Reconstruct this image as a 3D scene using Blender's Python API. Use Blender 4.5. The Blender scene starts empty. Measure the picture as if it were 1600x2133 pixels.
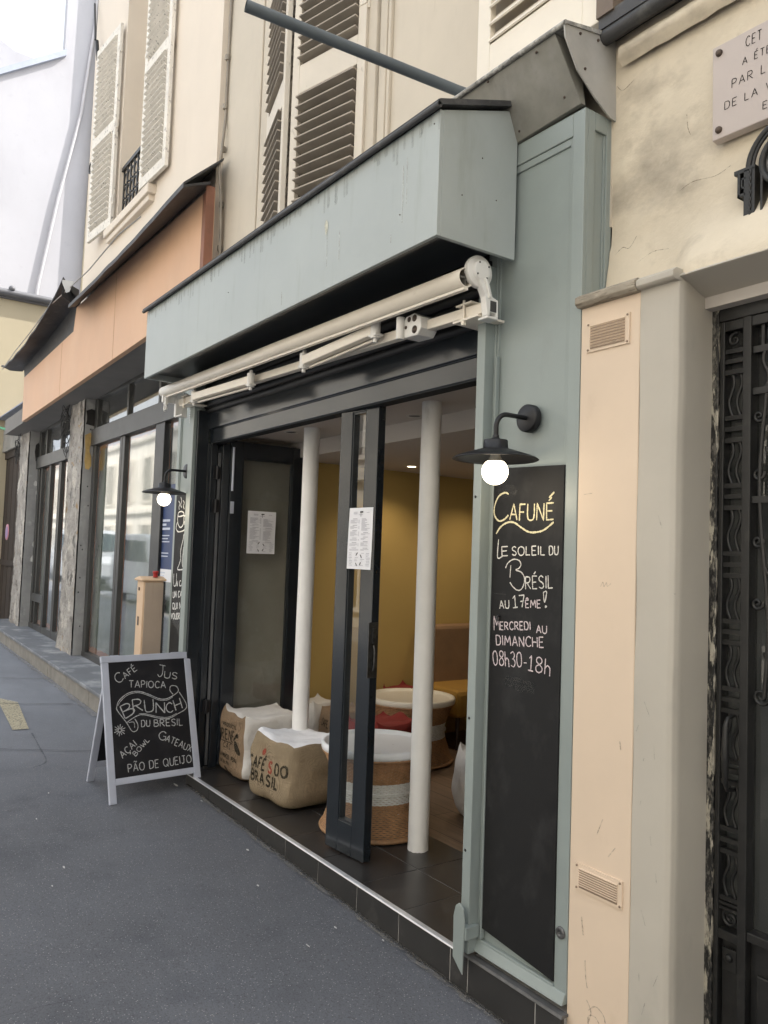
import bpy, bmesh, math, random
from mathutils import Vector, Matrix, noise
from mathutils.bvhtree import BVHTree
random.seed(7)
SC = bpy.context.scene
COL = SC.collection
R = math.radians
# ---------------------------------------------------------------- materials
def lin(c):
    return tuple(((x/255)/12.92 if x/255 <= .04045 else ((x/255+.055)/1.055)**2.4) for x in c)
class NT:
    def __init__(s, name):
        s.m = bpy.data.materials.new(name); s.m.use_nodes = True
        s.n = s.m.node_tree.nodes; s.l = s.m.node_tree.links
        s.n.clear()
        s.out = s.n.new('ShaderNodeOutputMaterial')
    def a(s, t, **kw):
        x = s.n.new(t)
        for k, v in kw.items():
            if k in x.inputs: x.inputs[k].default_value = v
            else: setattr(x, k, v)
        return x
    def k(s, a, b): s.l.new(a, b)
def rgba(c): return (c[0], c[1], c[2], 1)
def mul(c, f): return tuple(min(1, x*f) for x in c)
def ramp(t, fac, p0, p1, c0=(0,0,0,1), c1=(1,1,1,1)):
    r = t.a('ShaderNodeValToRGB'); e = r.color_ramp.elements
    e[0].position = p0; e[0].color = c0; e[1].position = p1; e[1].color = c1
    t.k(fac, r.inputs[0]); return r.outputs[0]
def mixc(t, fac, a, b, bt='MIX'):
    m = t.a('ShaderNodeMix', data_type='RGBA', blend_type=bt)
    for sock, v in ((m.inputs[0], fac), (m.inputs[6], a), (m.inputs[7], b)):
        if isinstance(v, (int, float)): sock.default_value = v
        elif isinstance(v, tuple): sock.default_value = rgba(v)
        else: t.k(v, sock)
    return m.outputs[2]
def tex(t, scale, detail=5, rough=.55, stretch=None, co=None):
    n = t.a('ShaderNodeTexNoise'); n.inputs['Scale'].default_value = scale
    n.inputs['Detail'].default_value = detail; n.inputs['Roughness'].default_value = rough
    if stretch:
        mp = t.a('ShaderNodeMapping'); mp.inputs['Scale'].default_value = stretch
        t.k(co, mp.inputs['Vector']); t.k(mp.outputs[0], n.inputs['Vector'])
    else: t.k(co, n.inputs['Vector'])
    return n.outputs['Fac']
def M(name, col, rough=.6, var=.12, vs=3., bump=.1, bs=80., metal=0., spec=.5, layers=(), bumpd=.004, spk=None, rvar=.1, coat=0, xdust_sheen=None):
    """paint / stone: base colour varied by noise, then stain layers (colour, scale, lo, hi, stretch, strength)"""
    t = NT(name); b = t.a('ShaderNodeBsdfPrincipled')
    co = t.a('ShaderNodeNewGeometry').outputs['Position']
    f = tex(t, vs, 6, .6, co=co)
    c = mixc(t, ramp(t, f, .3, .7), mul(col, 1-var), mul(col, 1+var))
    for (lc, ls, lo, hi, st, amt) in layers:
        g = tex(t, ls, 7, .62, st or (1, 1, 1), co)
        rm = ramp(t, g, lo, hi, (0, 0, 0, 1), (amt, amt, amt, 1))
        c = mixc(t, rm, c, lc)
    if spk:
        v = t.a('ShaderNodeTexVoronoi', feature='F1'); v.inputs['Scale'].default_value = spk[1]; t.k(co, v.inputs['Vector'])
        wn = t.a('ShaderNodeTexWhiteNoise'); t.k(v.outputs['Color'], wn.inputs['Vector'])
        d = t.a('ShaderNodeMath', operation='LESS_THAN'); t.k(v.outputs['Distance'], d.inputs[0]); d.inputs[1].default_value = spk[2]
        w = t.a('ShaderNodeMath', operation='GREATER_THAN'); t.k(wn.outputs['Value'], w.inputs[0]); w.inputs[1].default_value = spk[3]
        q = t.a('ShaderNodeMath', operation='MULTIPLY'); t.k(d.outputs[0], q.inputs[0]); t.k(w.outputs[0], q.inputs[1])
        c = mixc(t, q.outputs[0], c, spk[0])
    if xdust_sheen:                                   # plaster dust, plus grazing sheen painted in as a paler colour along x
        sx = t.a('ShaderNodeSeparateXYZ'); t.k(co, sx.inputs[0]); mr = t.a('ShaderNodeMapRange'); t.k(sx.outputs[0], mr.inputs[0]); mr.inputs[1].default_value = xdust_sheen[1]; mr.inputs[2].default_value = xdust_sheen[2]
        nz = ramp(t, tex(t, 1.3, 6, .6, (.5, 1, 1), co), .28, .72, (.45, .45, .45, 1)); ml = t.a('ShaderNodeMath', operation='MULTIPLY'); t.k(mr.outputs[0], ml.inputs[0]); t.k(nz, ml.inputs[1]); c = mixc(t, ml.outputs[0], c, xdust_sheen[0])
    t.k(c, b.inputs['Base Color'])
    rr = t.a('ShaderNodeMapRange'); t.k(f, rr.inputs[0]); rr.inputs[3].default_value = max(.03, rough-rvar); rr.inputs[4].default_value = min(1, rough+rvar)
    t.k(rr.outputs[0], b.inputs['Roughness'])
    b.inputs['Metallic'].default_value = metal; b.inputs['Specular IOR Level'].default_value = spec
    b.inputs['Coat Weight'].default_value = coat; b.inputs['Coat Roughness'].default_value = .08
    if bump:
        bp = t.a('ShaderNodeBump'); bp.inputs['Strength'].default_value = bump; bp.inputs['Distance'].default_value = bumpd
        t.k(tex(t, bs, 5, .6, co=co), bp.inputs['Height']); t.k(bp.outputs[0], b.inputs['Normal'])
    t.k(b.outputs[0], t.out.inputs[0]); return t.m
def EMIT(name, col, st):
    t = NT(name); e = t.a('ShaderNodeEmission'); e.inputs[0].default_value = rgba(col); e.inputs[1].default_value = st
    t.k(e.outputs[0], t.out.inputs[0]); return t.m
def GLASS(name, tint=(1, 1, 1), ior=1.5, dirt=.0, rough=.0):
    t = NT(name); tr = t.a('ShaderNodeBsdfTransparent'); tr.inputs[0].default_value = rgba(tint)
    gl = t.a('ShaderNodeBsdfGlossy'); gl.inputs['Roughness'].default_value = rough
    lw = t.a('ShaderNodeLayerWeight'); lw.inputs[0].default_value = .5
    pw = t.a('ShaderNodeMath', operation='POWER'); t.k(lw.outputs['Facing'], pw.inputs[0]); pw.inputs[1].default_value = 3.2
    fr = t.a('ShaderNodeMapRange'); t.k(pw.outputs[0], fr.inputs[0]); fr.inputs[3].default_value = 1.6*((ior-1)/(ior+1))**2; fr.inputs[4].default_value = 1
    co = t.a('ShaderNodeNewGeometry').outputs['Position']
    bp = t.a('ShaderNodeBump'); bp.inputs['Strength'].default_value = .03; bp.inputs['Distance'].default_value = .02
    t.k(tex(t, 2.2, 2, .5, co=co), bp.inputs['Height']); t.k(bp.outputs[0], gl.inputs['Normal'])
    mx = t.a('ShaderNodeMixShader'); t.k(fr.outputs[0], mx.inputs[0]); t.k(tr.outputs[0], mx.inputs[1]); t.k(gl.outputs[0], mx.inputs[2])
    o = mx.outputs[0]
    if dirt:
        df = t.a('ShaderNodeBsdfDiffuse'); df.inputs[0].default_value = (.5, .5, .48, 1)
        m2 = t.a('ShaderNodeMixShader'); g = ramp(t, tex(t, 5, 6, .65, (1, 1, .5), co), .35, .8, (0, 0, 0, 1), (dirt, dirt, dirt, 1))
        t.k(g, m2.inputs[0]); t.k(o, m2.inputs[1]); t.k(df.outputs[0], m2.inputs[2]); o = m2.outputs[0]
    t.k(o, t.out.inputs[0]); return t.m
def CHALK(name, col, grain=420., lo=.28, hi=.5, keep=1.):
    t = NT(name); d = t.a('ShaderNodeBsdfDiffuse'); d.inputs[0].default_value = rgba(col)
    tr = t.a('ShaderNodeBsdfTransparent'); co = t.a('ShaderNodeNewGeometry').outputs['Position']
    g = ramp(t, tex(t, grain, 3, .6, co=co), lo, hi, (.12, .12, .12, 1), (keep, keep, keep, 1))
    m = t.a('ShaderNodeMixShader'); t.k(g, m.inputs[0]); t.k(tr.outputs[0], m.inputs[1]); t.k(d.outputs[0], m.inputs[2])
    t.k(m.outputs[0], t.out.inputs[0]); return t.m
def BURLAP(name, col, sc=900.):
    t = NT(name); b = t.a('ShaderNodeBsdfPrincipled'); b.inputs['Roughness'].default_value = .95; b.inputs['Specular IOR Level'].default_value = .15
    co = t.a('ShaderNodeNewGeometry').outputs['Position']
    hs = []
    for ax in ('X', 'Z', 'Y'):
        w = t.a('ShaderNodeTexWave', bands_direction=ax); w.inputs['Scale'].default_value = sc/6.28; w.inputs['Distortion'].default_value = .0; t.k(co, w.inputs['Vector']); hs.append(w.outputs['Fac'])
    m1 = t.a('ShaderNodeMath', operation='MULTIPLY'); t.k(hs[0], m1.inputs[0]); t.k(hs[1], m1.inputs[1])
    m2 = t.a('ShaderNodeMath', operation='ADD'); t.k(m1.outputs[0], m2.inputs[0]); t.k(hs[2], m2.inputs[1])
    f = tex(t, 9, 6, .65, co=co)
    c = mixc(t, ramp(t, f, .3, .72), mul(col, .72), mul(col, 1.15))
    c = mixc(t, ramp(t, tex(t, 150, 4, .6, (1, 1, .10), co), .4, .7), c, mul(col, .72))
    c = mixc(t, ramp(t, tex(t, 150, 4, .6, (.10, .10, 1), co), .42, .7), c, mul(col, .78))
    c = mixc(t, ramp(t, m2.outputs[0], .0, 1.4, (.55, .55, .55, 1), (1, 1, 1, 1)), (0, 0, 0), c)
    t.k(c, b.inputs['Base Color'])
    bp = t.a('ShaderNodeBump'); bp.inputs['Strength'].default_value = .5; bp.inputs['Distance'].default_value = .003
    t.k(m2.outputs[0], bp.inputs['Height']); t.k(bp.outputs[0], b.inputs['Normal'])
    t.k(b.outputs[0], t.out.inputs[0]); return t.m
def PLANKS(name, c1, c2, rough=.5):
    t = NT(name); b = t.a('ShaderNodeBsdfPrincipled'); b.inputs['Roughness'].default_value = rough
    co = t.a('ShaderNodeNewGeometry').outputs['Position']
    br = t.a('ShaderNodeTexBrick'); br.offset = .4
    for k_, v in (('Scale', 1), ('Mortar Size', .003), ('Brick Width', 1.4), ('Row Height', .16)): br.inputs[k_].default_value = v
    br.inputs['Color1'].default_value = rgba(c1); br.inputs['Color2'].default_value = rgba(c2); br.inputs['Mortar'].default_value = rgba(mul(c1, .3))
    t.k(co, br.inputs['Vector'])
    g = tex(t, 14, 6, .6, (.25, 3, 3), co)
    c = mixc(t, ramp(t, g, .3, .7, (.65, .65, .65, 1)), (0, 0, 0), br.outputs['Color'])
    t.k(c, b.inputs['Base Color']); t.k(b.outputs[0], t.out.inputs[0]); return t.m
# ---------------------------------------------------------------- mesh builder
class MB:
    def __init__(s): s.v = []; s.f = []; s.sm = []
    def add(s, vs, fs, smooth=False, X=None):
        o = len(s.v)
        s.v += [(X @ Vector(p) if X is not None else Vector(p)) for p in vs]
        s.f += [tuple(i+o for i in f) for f in fs]; s.sm += [smooth]*len(fs); return s
    def box(s, x0, x1, y0, y1, z0, z1, X=None):
        x0, x1 = min(x0, x1), max(x0, x1); y0, y1 = min(y0, y1), max(y0, y1); z0, z1 = min(z0, z1), max(z0, z1)
        v = [(x0,y0,z0),(x1,y0,z0),(x1,y1,z0),(x0,y1,z0),(x0,y0,z1),(x1,y0,z1),(x1,y1,z1),(x0,y1,z1)]
        return s.add(v, [(3,2,1,0),(4,5,6,7),(0,1,5,4),(1,2,6,5),(2,3,7,6),(3,0,4,7)], X=X)
    def prism(s, poly, axis, a0, a1, X=None):
        """poly of 2D points in the plane of the other two axes; axis 'x': (y,z)  'y': (x,z)  'z': (x,y)"""
        def P(p, a): return {'x': (a, p[0], p[1]), 'y': (p[0], a, p[1]), 'z': (p[0], p[1], a)}[axis]
        n = len(poly); v = [P(p, a0) for p in poly]+[P(p, a1) for p in poly]
        f = [tuple(range(n))[::-1], tuple(range(n, 2*n))]+[(i, (i+1) % n, n+(i+1) % n, n+i) for i in range(n)]
        return s.add(v, f, X=X)
    def solid(s, a, b):
        """two matching rings of 3D points -> closed solid"""
        n = len(a); f = [tuple(range(n))[::-1], tuple(range(n, 2*n))]+[(i, (i+1) % n, n+(i+1) % n, n+i) for i in range(n)]
        return s.add(list(a)+list(b), f)
    def tube(s, pts, r, seg=10, caps=True, smooth=True):
        pts = [Vector(p) for p in pts]; n = len(pts); rr = r if isinstance(r, (list, tuple)) else [r]*n
        t0 = (pts[1]-pts[0]).normalized(); up = Vector((0, 0, 1)) if abs(t0.z) < .9 else Vector((1, 0, 0))
        u = t0.cross(up).normalized(); vs = []
        for i, p in enumerate(pts):
            t = (pts[min(i+1, n-1)]-pts[max(i-1, 0)])
            if t.length < 1e-9: t = t0
            t.normalize(); u = (u-t*u.dot(t)); u = u.normalized() if u.length > 1e-6 else t.orthogonal().normalized()
            w = t.cross(u)
            for k in range(seg):
                a = 2*math.pi*k/seg; vs.append(p+(u*math.cos(a)+w*math.sin(a))*rr[i])
        fs = [(i*seg+k, i*seg+(k+1) % seg, (i+1)*seg+(k+1) % seg, (i+1)*seg+k) for i in range(n-1) for k in range(seg)]
        s.add(vs, fs, smooth)
        if caps: s.add(vs[:seg], [tuple(range(seg))[::-1]]); s.add(vs[-seg:], [tuple(range(seg))])
        return s
    def lathe(s, prof, seg=32, X=None, smooth=True, fn=None):
        vs = []
        for (r, z) in prof:
            for k in range(seg):
                a = 2*math.pi*k/seg; q = fn(a, r, z) if fn else r
                vs.append((q*math.cos(a), q*math.sin(a), z))
        fs = [(i*seg+k, i*seg+(k+1) % seg, (i+1)*seg+(k+1) % seg, (i+1)*seg+k) for i in range(len(prof)-1) for k in range(seg)]
        return s.add(vs, fs, smooth, X)
    def sphere(s, c, r, seg=20, rings=12, sz=1):
        return s.lathe([(max(1e-5, r*math.sin(math.pi*i/rings)), -r*sz*math.cos(math.pi*i/rings)) for i in range(rings+1)], seg, Matrix.Translation(c))
    def grid(s, fn, nu, nv, smooth=True):
        vs = [fn(i/nu, j/nv) for j in range(nv+1) for i in range(nu+1)]
        fs = [(j*(nu+1)+i, j*(nu+1)+i+1, (j+1)*(nu+1)+i+1, (j+1)*(nu+1)+i) for j in range(nv) for i in range(nu)]
        return s.add(vs, fs, smooth)
def wpos(o):
    p = Vector((0, 0, 0))
    while o is not None: p += o.location; o = o.parent
    return p
def mk(name, mb, mat, parent=None, origin=None, bevel=0, angle=35, weld=False):
    o3 = wpos(parent) if parent else Vector((0, 0, 0))
    if origin is None:
        if parent: loc = Vector((0, 0, 0))
        else:
            xs = [[p[i] for p in mb.v] for i in range(3)]
            loc = Vector(((min(xs[0])+max(xs[0]))/2, (min(xs[1])+max(xs[1]))/2, min(xs[2])))
    else: loc = Vector(origin)-o3
    d = o3+loc
    me = bpy.data.meshes.new(name); me.from_pydata([tuple(p-d) for p in mb.v], [], mb.f)
    me.polygons.foreach_set('use_smooth', mb.sm); me.materials.append(mat); me.update()
    o = bpy.data.objects.new(name, me); COL.objects.link(o); o.location = loc
    if parent: o.parent = parent
    if bevel:
        b = o.modifiers.new('Bevel', 'BEVEL'); b.width = bevel; b.segments = 2; b.limit_method = 'ANGLE'; b.angle_limit = R(angle)
    return o
def tag(o, label=None, cat=None, group=None, kind=None):
    for k, v in (('label', label), ('category', cat), ('group', group), ('kind', kind)):
        if v: o[k] = v
    return o
def thing(name, label, cat, loc=(0, 0, 0), group=None):
    o = bpy.data.objects.new(name, None); COL.objects.link(o); o.location = loc; o.empty_display_size = .1
    return tag(o, label, cat, group)
def struct(name, mb, mat, **kw): return tag(mk(name, mb, mat, **kw), kind='structure')
def dup(root, delta, label=None):
    c = root.copy(); COL.objects.link(c); c.location = root.location+Vector(delta)
    if label: c['label'] = label
    for ch in [o for o in COL.objects if o.parent == root]:
        d = ch.copy(); COL.objects.link(d); d.parent = c
        for g in [o for o in COL.objects if o.parent == ch]:
            e = g.copy(); COL.objects.link(e); e.parent = d
    return c
# ---------------------------------------------------------------- handwriting
def C_(*p): return (1, list(p))
def S_(*p): return (0, list(p))
G = {
'A': (.72, [S_((0,0),(.36,1),(.72,0)), S_((.13,.36),(.6,.36))]),
'B': (.62, [S_((0,0),(0,1)), C_((0,1),(.36,.96),(.5,.78),(.36,.57),(0,.53)), C_((0,.53),(.46,.48),(.62,.26),(.44,.04),(0,0))]),
'C': (.68, [C_((.66,.84),(.42,1),(.14,.86),(0,.5),(.13,.13),(.4,0),(.68,.16))]),
'D': (.66, [S_((0,0),(0,1)), S_((0,1),(.3,1)), C_((.3,1),(.52,.9),(.64,.55),(.54,.12),(.3,0)), S_((.3,0),(0,0))]),
'E': (.54, [S_((.54,1),(0,1),(0,0),(.54,0)), S_((0,.52),(.44,.52))]),
'F': (.52, [S_((.52,1),(0,1),(0,0)), S_((0,.52),(.42,.52))]),
'G': (.7, [C_((.66,.84),(.42,1),(.14,.86),(0,.5),(.13,.13),(.4,0),(.68,.14)), S_((.68,.14),(.68,.46),(.42,.46))]),
'H': (.62, [S_((0,0),(0,1)), S_((.62,0),(.62,1)), S_((0,.5),(.62,.5))]),
'I': (.06, [S_((.03,0),(.03,1))]),
'i': (.1, [S_((.03,0),(.03,.68)), S_((.03,.92),(.07,.98))]),
'J': (.62, [S_((.1,1),(.62,1)), C_((.4,1),(.41,.4),(.34,.08),(.16,0),(0,.16))]),
'L': (.5, [S_((0,1),(0,0),(.5,0))]),
'M': (.84, [S_((0,0),(.1,1),(.42,.34),(.74,1),(.84,0))]),
'N': (.62, [S_((0,0),(0,1),(.62,0),(.62,1))]),
'O': (.76, [C_((.38,1),(.08,.82),(0,.48),(.12,.12),(.4,0),(.68,.16),(.76,.52),(.66,.86),(.38,1))]),
'P': (.56, [S_((0,0),(0,1)), C_((0,1),(.4,.97),(.56,.76),(.42,.52),(0,.46))]),
'Q': (.8, [C_((.38,1),(.08,.82),(0,.48),(.12,.12),(.4,0),(.68,.16),(.76,.52),(.66,.86),(.38,1)), S_((.46,.26),(.82,-.08))]),
'R': (.62, [S_((0,0),(0,1)), C_((0,1),(.4,.97),(.55,.77),(.42,.54),(0,.48)), S_((.2,.48),(.62,0))]),
'S': (.56, [C_((.54,.86),(.3,1),(.06,.86),(.08,.62),(.42,.44),(.54,.22),(.34,.01),(.0,.12))]),
'T': (.66, [S_((0,1),(.66,1)), S_((.33,1),(.33,0))]),
'U': (.62, [C_((0,1),(0,.4),(.08,.08),(.3,0),(.54,.08),(.62,.4),(.62,1))]),
'V': (.66, [S_((0,1),(.33,0),(.66,1))]),
'W': (.9, [S_((0,1),(.22,0),(.45,.7),(.68,0),(.9,1))]),
'X': (.62, [S_((0,0),(.62,1)), S_((0,1),(.62,0))]),
'0': (.6, [C_((.3,1),(.06,.8),(0,.46),(.1,.1),(.32,0),(.54,.16),(.6,.52),(.52,.86),(.3,1))]),
'1': (.4, [S_((.05,.78),(.24,1),(.24,0)), S_((0,0),(.44,0))]),
'3': (.54, [C_((.02,.9),(.28,1),(.5,.82),(.4,.58),(.18,.53)), C_((.18,.53),(.46,.46),(.54,.24),(.34,.01),(.0,.1))]),
'7': (.5, [S_((0,1),(.5,1),(.2,0)), S_((.1,.5),(.44,.5))]),
'8': (.56, [C_((.3,.54),(.06,.7),(.1,.92),(.3,1),(.5,.9),(.5,.7),(.3,.54),(.04,.34),(.06,.08),(.3,0),(.54,.12),(.54,.34),(.3,.54))]),
'h': (.46, [S_((0,0),(0,1)), C_((0,.36),(.2,.56),(.42,.44),(.44,.2),(.44,-.05))]),
"'": (.08, [S_((.06,1),(.0,.78))]), '-': (.34, [S_((0,.45),(.34,.45))]), '.': (.06, [S_((0,0),(.06,.03))]), ' ': (.34, []),
}
G['É'] = (.54, G['E'][1]+[S_((.18,1.14),(.42,1.36))]); G['Ê'] = (.54, G['E'][1]+[S_((.08,1.14),(.28,1.32),(.48,1.14))])
G['Ç'] = (.68, G['C'][1]+[C_((.4,0),(.46,-.1),(.36,-.22),(.22,-.2))]); G['Ã'] = (.72, G['A'][1]+[C_((.14,1.14),(.28,1.26),(.46,1.14),(.6,1.26))])
G['Î'] = (.3, [S_((.15,0),(.15,1)), S_((0,1.12),(.15,1.3),(.3,1.12))])
def catmull(p, n=6):
    q = [p[0]]+list(p)+[p[-1]]; o = []
    for i in range(1, len(q)-2):
        a, b, c, d = q[i-1:i+3]
        for k in range(n):
            t = k/n; o.append(tuple(.5*((2*b[j])+(-a[j]+c[j])*t+(2*a[j]-5*b[j]+4*c[j]-d[j])*t*t+(-a[j]+3*b[j]-3*c[j]+d[j])*t**3) for j in (0, 1)))
    o.append(tuple(p[-1])); return o
def resample(p, step):
    o = [p[0]]
    for a, b in zip(p, p[1:]):
        L = math.hypot(b[0]-a[0], b[1]-a[1]); n = max(1, int(L/step))
        o += [(a[0]+(b[0]-a[0])*i/n, a[1]+(b[1]-a[1])*i/n) for i in range(1, n+1)]
    return o
def text_strokes(txt, s0, t0, s1, t1, h, gap=.24, jit=.03, bold=0):
    d = math.hypot(s1-s0, t1-t0); ux, uy = (s1-s0)/d, (t1-t0)/d
    W = sum(G[c][0]+gap for c in txt)-gap; kx = d/W; x = 0; out = []
    for c in txt:
        w, ss = G[c]; rot = random.uniform(-jit, jit); dz = random.uniform(-jit, jit)*h
        for sm, p in ss:
            p = [(px+random.uniform(-jit, jit)*.5, py+random.uniform(-jit, jit)*.5) for px, py in p] if jit else p
            if sm: p = catmull(p)
            q = []
            for px, py in p:
                a = (x+px)*kx+py*h*rot; b = py*h+dz
                q.append((s0+ux*a-uy*b, t0+uy*a+ux*b))
            out.append(q)
        x += w+gap
    return out
def ribbon(mb, pl, w, f, step=.006, jit=.25):
    """flat stroke of width w along the 2D polyline pl, placed in space by f(s, t)"""
    p = resample(pl, step); n = len(p)
    if n < 2: return
    L = []
    for i in range(n):
        a = p[max(0, i-1)]; b = p[min(n-1, i+1)]; dx, dy = b[0]-a[0], b[1]-a[1]; l = math.hypot(dx, dy) or 1
        ww = w*.5*(1+random.uniform(-jit, jit))*(.75 if i in (0, n-1) else 1)
        L.append((f(p[i][0]-dy/l*ww, p[i][1]+dx/l*ww), f(p[i][0]+dy/l*ww, p[i][1]-dx/l*ww)))
    mb.add([q for pr in L for q in pr], [(2*i, 2*i+1, 2*i+3, 2*i+2) for i in range(n-1)])
def write(mb, texts, lines, w, f, step=.006, jit=.03, wj=.3, gap=.24):
    for (t, s0, t0, s1, t1, h, k) in texts:
        for q in text_strokes(t, s0, t0, s1, t1, h, gap, jit): ribbon(mb, q, w*k, f, step, wj)
    for pts, k in lines: ribbon(mb, catmull(pts, 8), w*k, f, step, wj)
# ---------------------------------------------------------------- palette
green = M('grey_green_paint', (.27, .31, .30), .4, .09, 1.6, .08, 30, layers=[((.2, .22, .2), 7, .6, .82, (1, 1, .25), .5), ((.5, .52, .49), 30, .72, .78, None, .6)])
fasc_m = M('fascia_paint', (.375, .41, .402), .42, .07, 1.6, .06, 24, layers=[((.25, .27, .235), 9, .57, .8, (1.5, 1, .16), .55), ((.22, .22, .17), 2.4, .6, .85, (2.2, 1, .7), .35)])
dgreen = M('dark_bluish_gloss_paint', (.016, .02, .025), .17, .15, 5, .03, 30, spec=.6, rvar=.05)
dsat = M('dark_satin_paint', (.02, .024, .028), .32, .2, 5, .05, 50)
black_m = M('black_satin_metal', (.012, .012, .014), .4, .2, 9, .05, 90, spec=.4)
iron_m = M('old_black_iron_paint', (.012, .012, .012), .42, .3, 14, .25, 60, layers=[((.035, .034, .03), 16, .58, .75, None, .8)])
chip_m = M('chipped_black_paint', (.012, .012, .012), .5, .3, 14, .4, 60, layers=[((.42, .39, .32), 40, .53, .57, (1, 1, .22), 1), ((.16, .15, .13), 90, .5, .6, (1, 1, .4), .8)])
board_m = M('blackboard_paint', (.011, .011, .0115), .62, .15, 6, .05, 120, spec=.3, layers=[((.06, .06, .06), 5, .52, .8, (1, 1, .7), .55)])
sboard_m = M('sandwich_blackboard', (.011, .011, .014), .5, .15, 6, .04, 120, spec=.35, layers=[((.03, .03, .032), 6, .55, .8, None, .5)])
alu_m = M('brushed_aluminium', (.50, .53, .62), .42, .05, 8, .04, 200, metal=.15)
steel_m = M('steel_nosing', (.80, .81, .83), .42, .08, 10, .05, 120, metal=.7)
peach = M('peach_paint', (.69, .555, .425), .62, .04, 1.8, .1, 18, layers=[((.55, .42, .3), 8, .62, .85, (1, 1, .5), .5), ((.3, .24, .19), 42, .72, .76, None, .6)])
greystone = M('grey_painted_stone', (.47, .435, .375), .7, .07, 1.5, .2, 14, layers=[((.3, .28, .25), 5, .6, .82, (1, 1, .45), .45), ((.16, .15, .13), 36, .73, .77, None, .6)])
cream = M('cream_rough_render', (.64, .565, .445), .85, .10, 2.2, .3, 26, layers=[((.27, .235, .19), 1.9, .52, .70, (1, 1, 1.5), .7), ((.36, .31, .24), 6, .56, .74, None, .55), ((.70, .63, .50), 9, .56, .75, None, .6), ((.2, .18, .15), 22, .70, .78, None, .6)], bumpd=.012)
beige = M('beige_wall_render', (.58, .52, .43), .8, .05, 1.5, .15, 30, layers=[((.45, .40, .33), 2.2, .50, .78, (1, 1, .25), .6), ((.33, .28, .22), 16, .66, .8, (1, 1, .2), .4)])
beige2 = M('pale_pink_wall_render', (.74, .655, .555), .8, .04, 1.2, .12, 30, layers=[((.64, .56, .47), 2.2, .55, .8, (1, 1, .3), .35)])
whitewall = M('white_rendered_wall', (.50, .49, .51), .85, .05, .6, .12, 10, layers=[((.40, .385, .41), 1.1, .5, .8, (1, 1, .4), .6), ((.37, .36, .38), 5, .6, .8, None, .4)])
creamwall = M('pale_yellow_wall', (.50, .43, .30), .85, .04, 1, .1, 15, layers=[((.40, .34, .24), 1.4, .56, .8, (1, 1, .3), .35)])
lead_m = M('dark_lead_sheet', (.055, .055, .058), .6, .35, 8, .3, 30, layers=[((.13, .13, .12), 12, .55, .75, None, .7)])
zinc_m = M('weathered_zinc', (.20, .195, .17), .6, .2, 6, .2, 40, metal=.0, layers=[((.27, .265, .25), 10, .5, .75, (1, 1, .5), .6), ((.10, .095, .08), 7, .6, .8, None, .6)])
zinc2_m = M('pale_zinc', (.40, .39, .37), .5, .15, 6, .15, 40, metal=.0, layers=[((.42, .42, .40), 10, .5, .75, (1, 1, .4), .6)])
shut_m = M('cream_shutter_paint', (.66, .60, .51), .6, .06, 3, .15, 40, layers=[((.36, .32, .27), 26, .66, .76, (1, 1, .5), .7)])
slat_m = M('shaded_brown_slat', (.36, .315, .26), .75, .12, 5, .2, 50)  # light slats coloured brown for the shade they sit in
shutw_m = M('fresh_cream_shutter', (.80, .74, .64), .6, .05, 3, .1, 40)
shutold_m = M('worn_grey_white_shutter', (.78, .74, .67), .75, .1, 6, .3, 50, layers=[((.24, .22, .2), 34, .585, .67, (1, 1, .6), .85)])
orange_m = M('orange_fascia_paint', (.68, .425, .27), .6, .05, 1.3, .06, 20, layers=[((.76, .53, .36), 1.6, .50, .8, (1, 1, .5), .5), ((.5, .27, .13), 6, .62, .8, (1, 1, .3), .4)])
brown_m = M('brown_wood_strip', (.24, .105, .065), .6, .2, 5, .2, 40)
conc_m = M('rough_concrete', (.36, .34, .315), .9, .22, 6, .8, 30, layers=[((.56, .53, .48), 6, .52, .60, (1, 1, .45), .85), ((.10, .095, .09), 8, .575, .65, (1, 1, .4), .85), ((.36, .25, .13), 5.2, .64, .67, None, .8), ((.20, .17, .15), 26, .58, .66, None, .7)], bumpd=.02)
concg_m = M('grey_cement_face', (.33, .33, .325), .85, .14, 5, .3, 30, layers=[((.20, .195, .19), 5, .56, .75, (1, 1, .5), .7), ((.5, .5, .49), 7, .58, .72, None, .7), ((.06, .06, .06), 30, .74, .77, None, .9)])
ochre_m = M('ochre_plaster_patch', (.50, .34, .13), .9, .25, 9, .4, 40)
tar_m = M('black_tar_smear', (.018, .017, .016), .7, .4, 12, .5, 40)
win_m = M('charcoal_window_frame', (.045, .045, .043), .42, .12, 5, .04, 60)
winb_m = M('black_window_frame', (.014, .015, .017), .4, .15, 5, .04, 60)
tape_m = M('orange_masking_tape', (.46, .15, .06), .7, .2, 30, .2, 60)
film_m = M('pale_green_window_film', (.23, .265, .225), .55, .12, 2.2, .3, 7, layers=[((.40, .43, .38), 2.4, .5, .68, (1, 1, .5), .7), ((.17, .2, .17), 4, .52, .72, None, .6), ((.50, .52, .47), 9, .64, .68, (1, 1, .3), .5)], bumpd=.05)
glass = GLASS('clear_window_glass', (.93, .96, .95), 1.55, .06)
glassL = GLASS('street_shop_glass', (.88, .93, .9), 2.5, .12, .045)
glassd = GLASS('dark_interior_glass', (.62, .64, .64), 1.5, .10)
slabm = M('slate_sill_slab', (.17, .18, .2), .6, .15, 4, .2, 30, layers=[((.55, .56, .58), 3.5, .5, .75, (1, 1, 1), .75), ((.09, .09, .1), 8, .6, .8, None, .6)])
sriser = M('stone_riser', (.26, .245, .22), .85, .2, 5, .3, 30, layers=[((.2, .18, .15), 7, .55, .75, None, .7)])
tile_m = M('charcoal_floor_tile', (.030, .028, .027), .32, .15, 4, .05, 60, layers=[((.10, .098, .095), 4, .56, .8, None, .5)], rvar=.12)
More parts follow.
